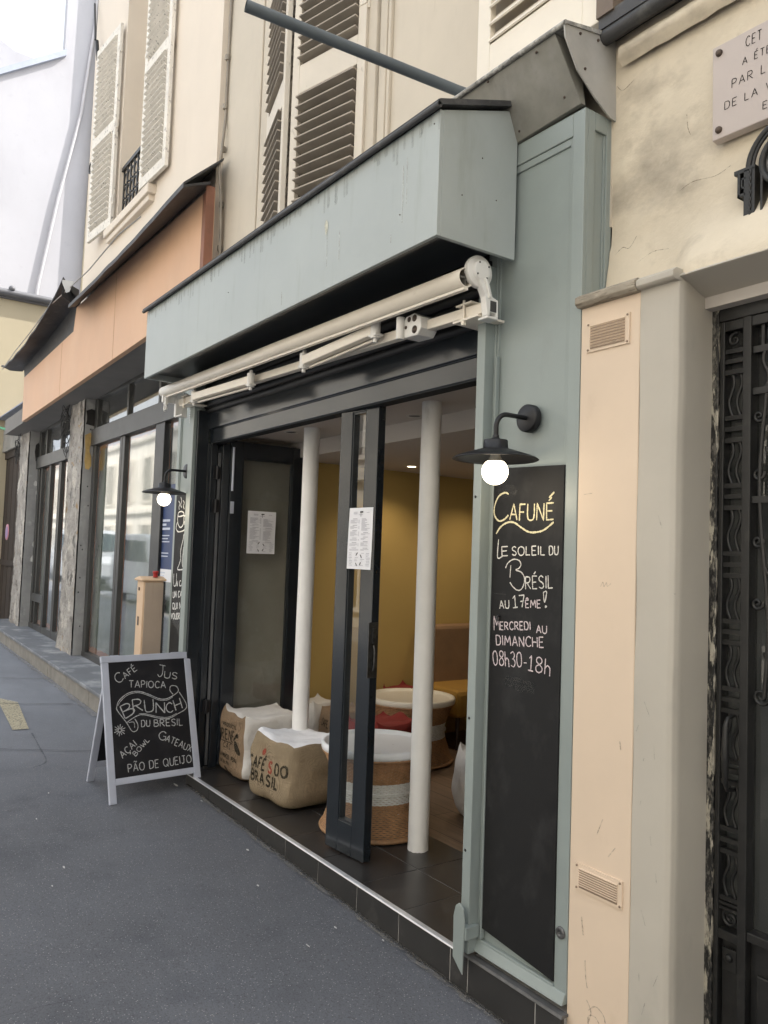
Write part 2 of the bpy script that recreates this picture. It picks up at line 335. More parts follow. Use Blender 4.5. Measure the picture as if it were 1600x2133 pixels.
riser_m = M('charcoal_riser_tile', (.028, .027, .026), .5, .15, 5, .08, 60, layers=[((.085, .08, .075), 8, .56, .78, None, .7)])
grout_m = M('pale_grout', (.42, .41, .39), .9, .15, 20, .2, 80)
wood_f = PLANKS('oak_floor_boards', (.22, .15, .10), (.28, .19, .125), .45)
yellow_m = M('mustard_wall_paint', (.47, .335, .115), .75, .04, 1.5, .06, 30)
ceil_m = M('cafe_ceiling_paint', (.52, .48, .44), .8, .03, 2, .04, 30)
innergrey = M('bare_grey_plaster', (.27, .25, .215), .85, .15, 2.5, .3, 20, layers=[((.42, .40, .36), 3, .52, .72, None, .6), ((.14, .13, .11), 18, .68, .76, None, .7)])
column_m = M('white_iron_column_paint', (.85, .84, .82), .5, .04, 6, .25, 22, layers=[((.55, .53, .48), 12, .66, .8, (1, 1, .4), .5)], bumpd=.008)
wick_m = M('honey_wicker', (.39, .22, .11), .6, .28, 26, .3, 160, layers=[((.22, .10, .04), 60, .55, .75, None, .6)])
wickw_m = M('white_wicker', (.72, .71, .68), .6, .1, 30, .2, 160)
tray_m = M('white_plastic_tray', (.76, .77, .78), .3, .03, 4, .02, 30)
trayc_m = M('cream_tray', (.70, .66, .57), .35, .03, 4, .02, 30)
burlap = BURLAP('jute_sacking', (.43, .335, .22))
burlap2 = BURLAP('darker_jute_sacking', (.40, .28, .18))
cotton = M('unbleached_cotton', (.66, .635, .60), .95, .06, 6, .5, 14, bumpd=.02)
cotton2 = M('white_cotton_liner', (.80, .80, .82), .9, .04, 6, .5, 12, bumpd=.02)
redm = M('brick_red_cotton', (.22, .025, .02), .9, .15, 8, .4, 16, bumpd=.01)
sofa_m = M('mustard_upholstery', (.36, .20, .035), .85, .1, 8, .2, 200)
sofab_m = M('brown_upholstery', (.25, .155, .085), .85, .1, 8, .2, 200)
awn_m = M('dusty_white_enamel', (.84, .78, .68), .34, .05, 5, .06, 60, layers=[((.42, .36, .28), 12, .60, .80, (.4, 1, 1), .5)])
awnw_m = M('white_cast_bracket', (.78, .77, .74), .4, .05, 8, .06, 60, layers=[((.45, .42, .36), 18, .62, .8, None, .5)])
pole_m = M('grey_painted_pole', (.105, .125, .14), .5, .08, 9, .1, 60)
paper_m = M('white_paper', (.80, .80, .83), .8, .02, 5, .05, 60)
ink_m = M('grey_print', (.33, .33, .38), .9, .1, 60, 0)
ink2_m = M('dark_print', (.05, .05, .05), .9, .1, 60, 0)
blue_m = M('blue_poster', (.03, .055, .15), .5, .2, 3, .02, 30)
marble = M('pinkish_marble', (.50, .435, .40), .45, .04, 3, .03, 30, layers=[((.5, .44, .41), 4, .55, .8, (1, 1, .4), .5)])
engr_m = M('engraved_black_letter', (.03, .026, .022), .8, .2, 60, 0)
bronze = M('bronze_bolt', (.10, .075, .06), .5, .3, 60, .2, 200, metal=.5)
sackink = CHALK('faded_sack_ink', (.035, .033, .027), 380, .34, .52, .92)
sackred = CHALK('faded_red_ink', (.42, .075, .055), 380, .36, .54, .85)
chalkw = CHALK('white_chalk', (.74, .72, .68)); chalky = CHALK('yellow_chalk', (.74, .68, .46)); chalkp = CHALK('pink_white_chalk', (.72, .62, .64))
chalkg = CHALK('thin_white_chalk', (.60, .61, .62), 420, .28, .52, .85)
paintw = CHALK('white_marker', (.74, .74, .72), 300, .2, .4, 1)
smear_m = CHALK('wiped_chalk', (.23, .23, .23), 24, .40, .75, .55)
cab_m = M('peach_cabinet_paint', (.66, .475, .32), .6, .05, 3, .1, 30, layers=[((.42, .32, .24), 14, .62, .8, (1, 1, .12), .5)])
cabw_m = M('weathered_cabinet_side', (.42, .335, .265), .75, .08, 3, .2, 30, layers=[((.24, .18, .14), 16, .58, .75, (1, 1, .06), .7)])
gate_m = M('dark_brown_planks', (.034, .024, .018), .8, .3, 4, .3, 20, layers=[((.03, .02, .016), 12, .5, .7, (1, 1, .05), .8)])
oldstone = M('old_grey_stone', (.27, .26, .24), .9, .2, 3, .4, 18, layers=[((.14, .13, .12), 5, .55, .75, None, .7)], bumpd=.015)
slate_m = M('blue_slate', (.22, .24, .31), .6, .2, 8, .2, 30)
cable_m = M('black_cable', (.03, .03, .03), .6, .1, 9, 0); cableg_m = M('green_cable', (.03, .30, .13), .5, .1, 9, 0)
woodcap = M('peeling_wood_moulding', (.33, .29, .23), .85, .25, 9, .5, 30, layers=[((.16, .13, .10), 40, .52, .62, (.3, 1, 2.2), .85), ((.52, .47, .38), 20, .6, .7, (.5, 1, 2), .7)], bumpd=.008)
bulb_m = EMIT('lit_bulb', (1, .88, .68), 3.2)
spot_m = EMIT('lit_downlight', (1, .82, .55), 9.)
asph = M('asphalt', (.118, .122, .136), .82, .12, .9, .45, 150, bumpd=.006, spec=.35, rvar=.08, xdust_sheen=((.27, .285, .32), -3.4, -7.5),
    layers=[((.076, .081, .094), 2.6, .52, .72, None, .7), ((.15, .157, .178), 1.1, .5, .72, (.6, 1, 1), .6), ((.048, .046, .046), 9, .66, .74, None, .5), ((.035, .035, .04), 110, .5, .72, None, .6), ((.20, .20, .21), 150, .58, .72, None, .6), ((.03, .03, .034), 60, .6, .75, None, .5)],
    spk=((.29, .29, .295), 125, .30, .87))
dust_m = CHALK('pale_plaster_dust', (.50, .51, .54), 14, .42, .85, .34)
yell_m = CHALK('worn_yellow_road_paint', (.50, .45, .33), 60, .30, .5, .85)
seam_m = M('tar_joint', (.05, .05, .054), .7, .2, 20, .2, 80)
seamd_m = CHALK('faint_asphalt_seam', (.05, .05, .054), 40, .3, .6, .4)
litter_m = M('dirty_white_scrap', (.46, .46, .45), .8, .1, 40, .1, 90)
cara = M('white_car_paint', (.70, .73, .76), .2, .02, 3, 0, coat=.6); carg = M('car_glass', (.05, .07, .08), .06, .05, 3, 0); tyre_m = M('tyre_rubber', (.02, .02, .02), .8, .1, 9, .1)
oppw = M('opposite_stone_facade', (.78, .735, .65), .8, .1, .5, .1, 4); oppd = M('opposite_dark_window', (.05, .055, .06), .15, .2, 3, 0)
# ---------------------------------------------------------------- camera, world, sun
def set_camera():
    F = 1664.0490
    rt = Vector((0.5738213, 0.8182252, 0.03516587)); dn = Vector((-0.02501915, 0.06043213, -0.99785871)); fw = Vector((-0.81859829, 0.57171276, 0.05514854))
    cd = bpy.data.cameras.new('Camera'); co = bpy.data.objects.new('Camera', cd); COL.objects.link(co)
    m = Matrix((rt, -dn, -fw)).transposed().to_4x4(); m.translation = Vector((1.99596, -2.26061, 1.6)); co.matrix_world = m
    cd.sensor_fit = 'HORIZONTAL'; cd.sensor_width = 36; cd.lens = F/1600*36; cd.clip_start = .05; cd.clip_end = 300
    SC.camera = co
set_camera()
W = bpy.data.worlds.new('World'); SC.world = W; W.use_nodes = True
wn, wl = W.node_tree.nodes, W.node_tree.links
sky = wn.new('ShaderNodeTexSky'); sky.sky_type = 'NISHITA'; sky.sun_disc = False
SUN_EL, SUN_AZ = R(50), R(22)      # azimuth measured from +Y towards +X
sky.sun_elevation = SUN_EL; sky.sun_rotation = SUN_AZ; sky.air_density = 1.6; sky.dust_density = 9; sky.ozone_density = 1
hs = wn.new('ShaderNodeHueSaturation'); hs.inputs['Saturation'].default_value = .32
wl.new(sky.outputs[0], hs.inputs['Color']); cl = wn.new('ShaderNodeMix'); cl.data_type = 'RGBA'; cl.inputs[0].default_value = .6; cl.inputs[7].default_value = (6.0, 6.5, 7.2, 1)   # thin even cloud over the sky
wl.new(hs.outputs[0], cl.inputs[6]); wl.new(cl.outputs[2], wn['Background'].inputs[0]); wn['Background'].inputs[1].default_value = .15
sd = bpy.data.lights.new('Sun', 'SUN'); sd.energy = 3.6; sd.angle = R(.6); sd.color = (1, .965, .91)
so = bpy.data.objects.new('Sun', sd); COL.objects.link(so)
sv = Vector((math.sin(SUN_AZ)*math.cos(SUN_EL), math.cos(SUN_AZ)*math.cos(SUN_EL), math.sin(SUN_EL)))
so.rotation_euler = sv.to_track_quat('Z', 'Y').to_euler(); so.location = (6, 8, 14)
SC.view_settings.view_transform = 'Standard'; SC.view_settings.look = 'None'; SC.view_settings.exposure = .98; SC.view_settings.gamma = 1
SC.cycles.max_bounces = 8; SC.cycles.diffuse_bounces = 4; SC.cycles.glossy_bounces = 4; SC.cycles.transparent_max_bounces = 16
SC.cycles.use_denoising = True; SC.cycles.sample_clamp_indirect = 6
# ---------------------------------------------------------------- ground
def gz(x): return -.164-.0246*x
def gplane(x0, x1, y0, y1, dz=0, n=1):
    m = MB(); m.grid(lambda u, v: (x0+(x1-x0)*u, y0+(y1-y0)*v, gz(x0+(x1-x0)*u)+dz), n, 1, False); return m
pv = MB(); pv.grid(lambda u, v: ((x := -42+52*u), (y := -2.75+3.35*v), gz(x)+.006*noise.noise((x*.9, y*.9, 0))*(1 if y < -.15 else 0)), 208, 24)
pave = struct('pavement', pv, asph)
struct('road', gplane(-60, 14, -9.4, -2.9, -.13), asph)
kb = MB()
for i in range(34):
    x = -42+i*1.5; kb.solid([(x, -2.9, gz(x)-.3), (x, -2.75, gz(x)-.3), (x, -2.75, gz(x)+.004), (x, -2.9, gz(x)+.004)], [(x+1.49, -2.9, gz(x+1.49)-.3), (x+1.49, -2.75, gz(x+1.49)-.3), (x+1.49, -2.75, gz(x+1.49)+.004), (x+1.49, -2.9, gz(x+1.49)+.004)])
struct('kerb', kb, oldstone)
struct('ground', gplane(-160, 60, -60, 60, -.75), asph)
def flat(name, poly, mat, dz=.003, parent=pave):
    m = MB(); m.add([(x, y, gz(x)+.006+dz) for x, y in poly], [tuple(range(len(poly)))]); return mk(name, m, mat, parent)
flat('yellow_marking', [(-7.02, -.72), (-6.72, -.57), (-5.57, -.69), (-5.58, -.82)], yell_m)
for i, (a, b) in enumerate((((-9.1, -2.6), (-7.9, .0)), ((-7.55, -2.6), (-6.45, -.1)), ((-5.9, -2.6), (-4.45, -.05)))):
    m = MB(); ribbon(m, [a, ((a[0]+b[0])/2+.03, (a[1]+b[1])/2), b], .012, lambda s, t: (s, t, gz(s)+.011), .06, .35); mk('joint_line', m, seam_m, pave)
m = MB(); ribbon(m, catmull([(-5.4, -.70), (-4.9, -.74), (-4.48, -.78), (-4.35, -.9)]), .012, lambda s, t: (s, t, gz(s)+.012), .04, .5); mk('crack', m, seamd_m, pave)
m = MB(); ribbon(m, catmull([(-1.27, -1.9), (-1.235, -1.63), (-1.225, -1.5), (-1.21, -1.38)]), .0035, lambda s, t: (s, t, gz(s)+.012), .02, .7); mk('crack', m, seamd_m, pave)
scr = [(-3.712,-.928),(-3.25,-1.097),(-2.458,-1.123),(-2.252,-1.226),(-3.12,-.09),(-2.222,-.178),(-1.775,-.333),(-3.52,-.12),(-1.0,-.09),(-1.125,-.408),(-1.204,-.216)]
for i, (x, y) in enumerate(scr):
    m = MB(); n = 7; r = random.uniform(.006, .011) if i != 7 else .022
    ring = [(x+r*random.uniform(.6, 1.2)*math.cos(k*2*math.pi/n)*1.9, y+r*random.uniform(.25, .75)*math.sin(k*2*math.pi/n), gz(x)+.012) for k in range(n)]
    m.solid(ring, [(p[0]*.8+x*.2, p[1]*.8+y*.2, p[2]+random.uniform(.0012, .003)) for p in ring])
    tag(mk('paper_scrap', m, litter_m), 'tiny dirty white scrap lying on the asphalt' if i != 7 else 'largest crumpled white scrap, by the right foot of the sandwich board', 'litter', 'white scraps littering the pavement')

for k, (w_, off, cl) in enumerate(((.05, -.050, (.24, .225, .20)), (.03, -.043, (.05, .048, .045)))):  # sandy grit, plus a darker line painted in for contact shade
    m = MB(); ribbon(m, [(-3.5+3.5*i/60, off+.008*noise.noise((i*.7, k, 0))) for i in range(61)], w_, lambda s, t: (s, min(-.0355, t), gz(s)+.0125+.0006*k), .03, .45); mk('grit', m, CHALK('grit_and_contact_shade_%d' % k, cl, 55, .40, .66, .7), pave)
m = MB(); ribbon(m, [(-12+7.5*i/60, -.035+.012*noise.noise((i*.7, 5, 0))) for i in range(61)], .06, lambda s, t: (s, min(-.003, t), gz(s)+.013), .05, .45); mk('grit', m, CHALK('pale_site_grit', (.34, .33, .32), 40, .38, .66, .7), pave)
# ---------------------------------------------------------------- right-hand house (cream, peach and grey)
hr = thing('stone_house', 'cream rendered house with peach and grey doorway pier and black iron door', 'house', (.6, .15, -.2))
w = MB(); NU, NV = 60, 90
def wallp(u, v):
    x = -.0+2.6*u; z = 2.56+1.08*v
    k = max(0, 1-(z-2.56)/.30); k = k*k*(3-2*k); fx = min(1, max(0, (x-.30)/.12))
    y = .155-.150*k*fx-.03*k*(1-fx)
    y -= .007*noise.noise((x*4, z*4, 1.3))+.003*noise.noise((x*14, z*14, 4))
    d = noise.noise((x*2.3+5, z*2.9, 7)); y += .006*(1 if d > .12 else 0)*min(1, max(0, (3.2-z)*3))*max(0, min(1, (d-.12)*18))
    return (x, y, z)
w.grid(wallp, NU, NV); w.box(.0, 12, .17, .5, 2.7, 3.64); w.box(2.6, 12, .15, .5, 2.6, 3.64); w.box(1.75, 12, .2, .6, -.5, 2.6)
mk('wall', w, cream, hr)
up = MB(); up.box(.02, 12, .16, 7, 3.70, 9); up.box(.10, .2, .12, .17, 3.70, 9); mk('upper_wall', up, beige, hr, bevel=.004)
gt = MB(); gt.tube([(.0, .09, 3.625), (.3, .09, 3.632), (2.6, .09, 3.65)], .03, 10); gt.box(.0, 2.6, .06, .2, 3.645, 3.70); mk('gutter', gt, lead_m, hr)
sc = MB(); sc.grid(lambda u, v: (.06+2.5*u, .13-.03*math.sin(math.pi*v)+.01*noise.noise((u*40, v*3, 2)), 3.50+.09*v), 50, 6); mk('string_course', sc, cream, hr)
pp = MB(); pp.box(.0, .262, .0, .155, -.4, 2.545); mk('pier_panel', pp, peach, hr, bevel=.004)
for (x0, x1, z0, z1) in ((.031, .222, 2.372, 2.482), (.031, .234, .448, .540)):
    v = MB(); v.box(x0, x1, -.006, .002, z0, z1); n = 8
    for i in range(n):
        z = z0+.018+(z1-z0-.036)*i/(n-1)
        v.solid([(x0+.018, -.007, z-.003), (x0+.018, -.0065, z+.004), (x0+.018, -.012, z+.002)], [(x1-.018, -.007, z-.003), (x1-.018, -.0065, z+.004), (x1-.018, -.012, z+.002)])
    o = mk('vent_grille', v, peach, hr); sl = MB()
    for i in range(n):
        z = z0+.018+(z1-z0-.036)*i/(n-1); sl.box(x0+.02, x1-.02, -.0085, -.0062, z-.0075, z-.003)
    for (sx, sz) in ((x0+.008, z0+.008), (x1-.008, z0+.008), (x0+.008, z1-.008), (x1-.008, z1-.008)): sl.lathe([(.0001, .003), (.004, .003), (.004, 0)], 8, Matrix.Translation((sx, -.006, sz)) @ Matrix.Rotation(R(90), 4, 'X'))
    mk('slot', sl, M('vent_slot', (.26, .19, .135), .8, .1, 9, 0), o)
cm = MB(); cm.prism([(-.036, 2.555), (-.022, 2.543), (.1, 2.543), (.1, 2.592), (-.014, 2.592), (-.036, 2.578)], 'x', -.004, .262); mk('cap_moulding', cm, woodcap, hr, bevel=.003)
cm = MB(); cm.prism([(-.03, 2.555), (-.02, 2.547), (.1, 2.547), (.1, 2.588), (-.012, 2.588), (-.03, 2.575)], 'x', .263, .412); mk('cap_moulding', cm, greystone, hr, bevel=.003)
gp = MB(); gp.add([], [])
def pierp(u, v):
    z = -.4+2.95*v
    pts = [(.263, .003), (.34, .0), (.392, .002), (.408, .010), (.415, .03), (.413, .10), (.411, .21)]
    t = u*(len(pts)-1); i = min(int(t), len(pts)-2); f = t-i
    x = pts[i][0]*(1-f)+pts[i+1][0]*f; y = pts[i][1]*(1-f)+pts[i+1][1]*f
    return (x+.003*noise.noise((z*3, x*4, 2)), y+.003*noise.noise((z*4, x*6, 9)), z)
gp.grid(pierp, 24, 60); mk('pier', gp, greystone, hr)
li = MB(); li.solid([(.405, .004, 2.561), (.405, .215, 2.498), (.405, .3, 2.52), (.405, .3, 2.7), (.405, .07, 2.62)], [(12, .004, 2.561), (12, .215, 2.498), (12, .3, 2.52), (12, .3, 2.7), (12, .07, 2.62)]); mk('lintel', li, greystone, hr, bevel=.006)
# door
dr = MB(); dr.box(.408, .436, .195, .26, -.4, 2.50); door = mk('door', dr, chip_m, hr, bevel=.003)
dr = MB(); dr.box(.437, 1.7, .195, .26, 2.435, 2.505); mk('door_head', dr, iron_m, door, bevel=.003)
fr = MB(); fr.box(.438, .455, .2, .25, -.3, 2.435); fr.box(.523, .553, .195, .25, -.3, 2.435); fr.box(.455, 1.5, .2, .25, 2.40, 2.435); fr.box(.455, .523, .2, .25, .40, .43); fr.box(.455, 1.4, .2, .25, -.3, .02); fr.box(.553, 1.4, .2, .25, .425, .455); fr.box(1.02, 1.06, .195, .25, -.3, 2.435)
mk('stile', fr, iron_m, door, bevel=.003)
bp = MB(); bp.box(.455, .523, .225, .245, .0, .40); bp.box(.553, 1.02, .225, .245, .0, .43); bp.box(.58, 1.0, .212, .226, .12, .33); bp.box(.46, .52, .216, .226, .06, .31); mk('kick_panel', bp, iron_m, door, bevel=.004)
gr = MB()
for zz in ((2.331, 2.297, 2.259), (2.104, 2.066, 2.028), (1.876, 1.839, 1.802), (1.649, 1.612, 1.576), (1.425, 1.39, 1.355), (1.204, 1.169, 1.132), (.97, .939, .901), (.752, .715, .679), (.53, .51, .50)):
    for k_, z in enumerate(zz): gr.box(.455, .523, .206, .226, z-.0075, z+.0075)
zs = [2.259, 2.104, 2.028, 1.876, 1.802, 1.649, 1.576, 1.425, 1.355, 1.204, 1.132, .97, .901, .752, .679, .53]
for i in range(0, 16, 2):
    a, b = zs[i]-.008, zs[i+1]+.008
    for xc, sg in ((.474, 1), (.502, 1)):
        gr.tube([(xc+sg*.009*math.sin(2*math.pi*t/14+.4), .216, a+(b-a)*t/14) for t in range(15)], .0058, 6)
def scroll(cx, cz, r, turns, a0, sgn, n=26, y=.214, th=.0065):
    gr.tube([(cx+r*(1-t/n*.86)*math.cos(a0+sgn*turns*2*math.pi*t/n), y, cz+r*(1-t/n*.86)*math.sin(a0+sgn*turns*2*math.pi*t/n)) for t in range(n+1)], [th*(1-.35*t/n) for t in range(n+1)], 7)
scroll(.49, .468, .028, 1.6, R(90), 1); scroll(.485, 2.37, .024, 1.2, R(60), 1)
for z in (2.321, 2.183, 1.826): gr.box(.553, 1.02, .206, .226, z-.011, z+.011)
for x in (.585, .612, .64, .67, .70): gr.box(x-.005, x+.005, .21, .224, 2.33, 2.40)
def vine(z0, z1, x, amp, ph, n=24): gr.tube([(x+amp*math.sin(ph+math.pi*2.0*t/n), .214, z0+(z1-z0)*t/n) for t in range(n+1)], .0075, 7)
vine(1.19, 2.17, .592, .016, .3, 40); vine(2.19, 2.32, .595, .01, 0, 10)
for zc, xx, sg in ((2.10, .572, 1), (1.99, .62, -1), (1.91, .572, 1), (1.69, .572, 1), (1.60, .62, -1), (1.49, .572, 1), (1.33, .62, -1), (2.25, .62, -1)): scroll(xx, zc, .021, 1.4, R(20) if sg > 0 else R(160), -sg)
scroll(.588, 1.195, .028, 1.5, R(-10), -1)
vine(1.19, 2.17, .985, -.016, .3, 40); scroll(.985, 1.195, .028, 1.5, R(190), 1)
for zc, xx, sg in ((2.10, .998, 1), (1.99, .955, -1), (1.69, .998, 1), (1.60, .955, -1), (1.49, .998, 1), (1.33, .955, -1)): scroll(xx, zc, .021, 1.4, R(160) if sg > 0 else R(20), sg)
mk('grille', gr, iron_m, door)
gl = MB(); gl.add([(.44, .236, .02), (1.6, .236, .02), (1.6, .236, 2.45), (.44, .236, 2.45)], [(0, 1, 2, 3)]); mk('pane', gl, glassd, door)
hd = MB(); hd.tube([(.497, .215, 1.12), (.497, .175, 1.115), (.496, .165, 1.09), (.496, .163, 1.0), (.497, .165, .91), (.498, .175, .885), (.498, .215, .88)], [.006, .007, .009, .013, .009, .007, .006], 9); mk('handle', hd, iron_m, door)
lk = MB(); lk.box(.466, .515, .208, .216, .305, .375); lk.lathe([(.0001, .012), (.012, .01), (.014, 0)], 14, Matrix.Translation((.49, .209, .345)) @ Matrix.Rotation(R(90), 4, 'X')); mk('lock', lk, iron_m, door, bevel=.002)
hall = MB(); hall.box(.3, 2.2, .9, .95, -.3, 2.6); hall.box(.3, .36, .27, .9, -.3, 2.6); hall.box(.3, 2.2, .27, .9, 2.52, 2.6); hall.box(.3, 2.2, .27, .95, -.35, -.3); mk('hallway', hall, M('dim_grey_hall', (.17, .17, .16), .8, .1, 3, .05), hr)
# iron house-number ornament
on = thing('iron_ornament', 'black wrought iron arch with greek key corner on cream wall above door', 'ornament', (.70, .13, 2.7))
ob = MB()
for sx in (-1, 1):
    X = Matrix.Translation((.715, 0, 0)) @ Matrix.Scale(sx, 4, (1, 0, 0))
    for (a, b, c, d) in ((-.138, -.118, 2.70, 2.885), (-.112, -.100, 2.70, 2.885), (-.156, -.096, 2.700, 2.712), (-.172, -.10, 2.878, 2.893), (-.160, -.150, 2.80, 2.88), (-.160, -.13, 2.80, 2.811), (-.148, -.142, 2.825, 2.862), (-.148, -.128, 2.855, 2.862), (-.148, -.132, 2.825, 2.832), (-.09, -.07, 2.69, 2.70), (-.082, -.074, 2.67, 2.88)): ob.box(a, b, .10, .135, c, d, X=X)
    ob.tube([(.715+sx*(-.115+.003*math.sin(t*1.6)), .10, 2.71+.17*t/30) for t in range(31)], .004, 6)
ar = [(.715+.128*math.cos(a), .115, 2.885+.128*math.sin(a)) for a in [math.pi*t/24 for t in range(25)]]
ob.tube(ar, .012, 8); ob.tube([(.715+(p[0]-.715)*.86, .108, 2.885+(p[2]-2.885)*.86) for p in ar], .006, 6); ob.tube([(.715+.082*math.cos(2*math.pi*t/28), .11, 2.885+.082*math.sin(2*math.pi*t/28)) for t in range(29)], .011, 8)
mk('frame', ob, iron_m, on, bevel=.002)
db = MB(); db.lathe([(.0001, .01), (.075, .008), (.078, 0)], 28, Matrix.Translation((.715, .125, 2.885)) @ Matrix.Rotation(R(90), 4, 'X')); mk('plate', db, M('grey_enamel', (.3, .3, .3), .4, .1, 5, .05), on)
# marble plaque
pq = thing('marble_plaque', 'pinkish marble plaque with engraved black capitals fixed by four bolts', 'plaque', (.75, .14, 3.03))
b = MB(); b.solid([(.452, .113, 3.362), (.452, .142, 3.362), (.455, .142, 3.03), (.455, .113, 3.036)], [(1.06, .113, 3.352), (1.06, .142, 3.352), (1.06, .142, 3.02), (1.06, .113, 3.024)]); mk('slab', b, marble, pq, bevel=.003)
PQ_T = [('CET',.573,3.3052,.6264,3.3044,.0330,1),('A',.5613,3.2493,.5780,3.2486,.0238,1),('ÉTÉ',.6031,3.2485,.6555,3.247,.0244,1),("PAR L'OFFICE",.5252,3.1892,.7957,3.185,.0290,1),('DE LA VILLE',.4998,3.1262,.7436,3.122,.0260,1),('E',.633,3.0679,.6471,3.0676,.0238,1)]
b = MB(); write(b, PQ_T, [], .0027, lambda s, t: (s, .1118, t), .004, .0, .15, .34); mk('lettering', b, engr_m, pq)
for (x, z) in ((.478, 3.333), (.48, 3.065), (1.03, 3.325), (1.03, 3.05)):
    b = MB(); b.lathe([(.0001, .012), (.008, .011), (.0115, .006), (.012, 0)], 16, Matrix.Translation((x, .113, z)) @ Matrix.Rotation(R(90), 4, 'X')); mk('bolt', b, bronze, pq)

mk_ = MB(); FP = lambda s, t: (s, -.0012, t)
for pts, wd in (([(.115, 1.52), (.125, 1.535), (.13, 1.52), (.14, 1.535), (.145, 1.522), (.16, 1.532)], .003), ([(.03, 1.85), (.07, 1.853)], .002),
    ([(.10, .06), (.13, .085), (.165, .07), (.17, .03), (.14, -.01), (.105, .0), (.10, .04), (.13, .05), (.15, .03)], .004), ([(.09, .09), (.11, .06), (.10, .02)], .004), ([(.08, .22), (.085, .16), (.092, .13)], .004), ([(.06, .36), (.07, .30)], .006), ([(.12, .66), (.145, .72)], .004), ([(.17, .60), (.2, .64)], .003), ([(.21, 1.0), (.215, .97)], .005)): ribbon(mk_, catmull(pts, 5), wd, FP, .006, .5)
mk('scuff_mark', mk_, CHALK('brown_scuff', (.34, .26, .2), 90, .40, .66, .5), hr)
mk_ = MB(); FG = lambda s, t: (s, -.0035, t)
for i in range(13):
    x = random.uniform(.275, .385); z = random.uniform(.0, 2.3)**1.0*random.uniform(.2, 1); a = random.uniform(-.5, .5); l = random.uniform(.01, .05); ribbon(mk_, [(x, z), (x+a*l, z+l)], random.uniform(.0015, .004), FG, .006, .6)
mk('scuff_mark', mk_, CHALK('grey_scuff', (.31, .285, .25), 60, .42, .70, .45), hr)

ck = MB(); FW = lambda s, t: (s, wallp(s/2.6, (t-2.56)/1.08)[1]-.0015, t)
for pts in ([(.03, 2.78), (.06, 2.80), (.09, 2.79), (.12, 2.83)], [(.30, 2.93), (.36, 2.945), (.44, 2.935), (.5, 2.95)], [(.02, 3.45), (.05, 3.42), (.10, 3.44)], [(.14, 2.72), (.2, 2.74), (.27, 2.73)], [(.33, 3.2), (.335, 3.15), (.345, 3.12)]): ribbon(ck, catmull(pts, 6), .0018, FW, .008, .8)
mk('crack', ck, CHALK('crack_line', (.26, .22, .17), 120, .3, .6, .7), hr)
# ---------------------------------------------------------------- café building: upper wall, window, shutters
cb = thing('cafe_building', 'beige rendered house with open louvred shutters above the grey green café front', 'building', (-1.9, .2, 0))
w = MB(); WZ0, WZ1 = 3.40, 6.2; WL, WR = -2.97, -1.74
w.box(-3.86, WL, .15, .55, 2.9, 9.5); w.box(WR, -.0, .15, .55, 2.9, 9.5); w.box(WL, WR, .15, .55, 2.9, WZ0); w.box(WL, WR, .15, .55, WZ1, 9.5); w.box(-3.86, -.0, .55, 7, 2.95, 9.5)
mk('wall', w, beige, cb)
s = MB()
for (a, b) in ((-3.21, -3.17), (-3.16, -3.07), (-1.64, -1.57), (-1.55, -1.525)): s.box(a, b, .135 if b-a > .05 else .128, .152, 3.5, 6.4)
s.box(-3.065, WL, .118, .152, 3.5, 6.4); s.box(WR, -1.65, .118, .152, 3.5, 6.4)
mk('window_surround', s, beige, cb, bevel=.006)
wf = MB(); wf.box(WL, WR, .34, .40, WZ0, WZ1); wn_ = mk('window', wf, M('dark_upper_glass', (.02, .022, .025), .15, .2, 4, 0), cb)
def shutter(name, hinge, ang, width, z0, z1, mid, m_frame, m_slat, pitch, parent, flip=1, th=.035, tilt=50, stile=.062, bot=.11, sd=.043):
    """louvred leaf in a vertical plane from the hinge point; ang is its direction in the xy plane"""
    X = Matrix.Translation((hinge[0], hinge[1], 0)) @ Matrix.Rotation(ang, 4, 'Z')
    f = MB(); f.box(0, stile, -th/2, th/2, z0, z1, X); f.box(width-stile, width, -th/2, th/2, z0, z1, X)
    f.box(stile, width-stile, -th/2, th/2, z0, z0+bot, X); f.box(stile, width-stile, -th/2, th/2, z1-bot, z1, X)
    for (a, b) in mid: f.box(stile, width-stile, -th/2, th/2, a, b, X)
    o = mk(name, f, m_frame, parent, bevel=.004)
    zz = [z0+bot]+[q for ab in mid for q in ab]+[z1-bot]; sl = MB()
    for i in range(0, len(zz), 2):
        n = max(1, int((zz[i+1]-zz[i])/pitch)); p = (zz[i+1]-zz[i])/n
        for k in range(n):
            zc = zz[i]+p*(k+.5); T = X @ Matrix.Translation((0, 0, zc+random.uniform(-.002, .002))) @ Matrix.Rotation(R(tilt)*flip+random.uniform(-.02, .02), 4, 'X')
            sl.box(stile+.001, width-stile-.001, -sd, sd, -.005, .005, T)
    mk('slats', sl, m_slat, o, bevel=.002)
    h = MB()
    for z in (z0+.28, (z0+z1)/2, z1-.28): h.tube([(hinge[0], hinge[1], z-.045), (hinge[0], hinge[1], z+.045)], .011, 8); h.box(0, .05, -th/2-.004, th/2+.004, z-.02, z+.02, X)
    mk('hinge', h, m_frame, o); return o
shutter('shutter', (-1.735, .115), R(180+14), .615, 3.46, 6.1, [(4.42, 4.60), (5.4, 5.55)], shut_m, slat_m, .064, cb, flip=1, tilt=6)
shutter('shutter', (-2.975, .115), R(-16), .615, 3.46, 6.1, [(4.42, 4.60), (5.4, 5.55)], shut_m, slat_m, .064, cb, flip=-1, tilt=6)
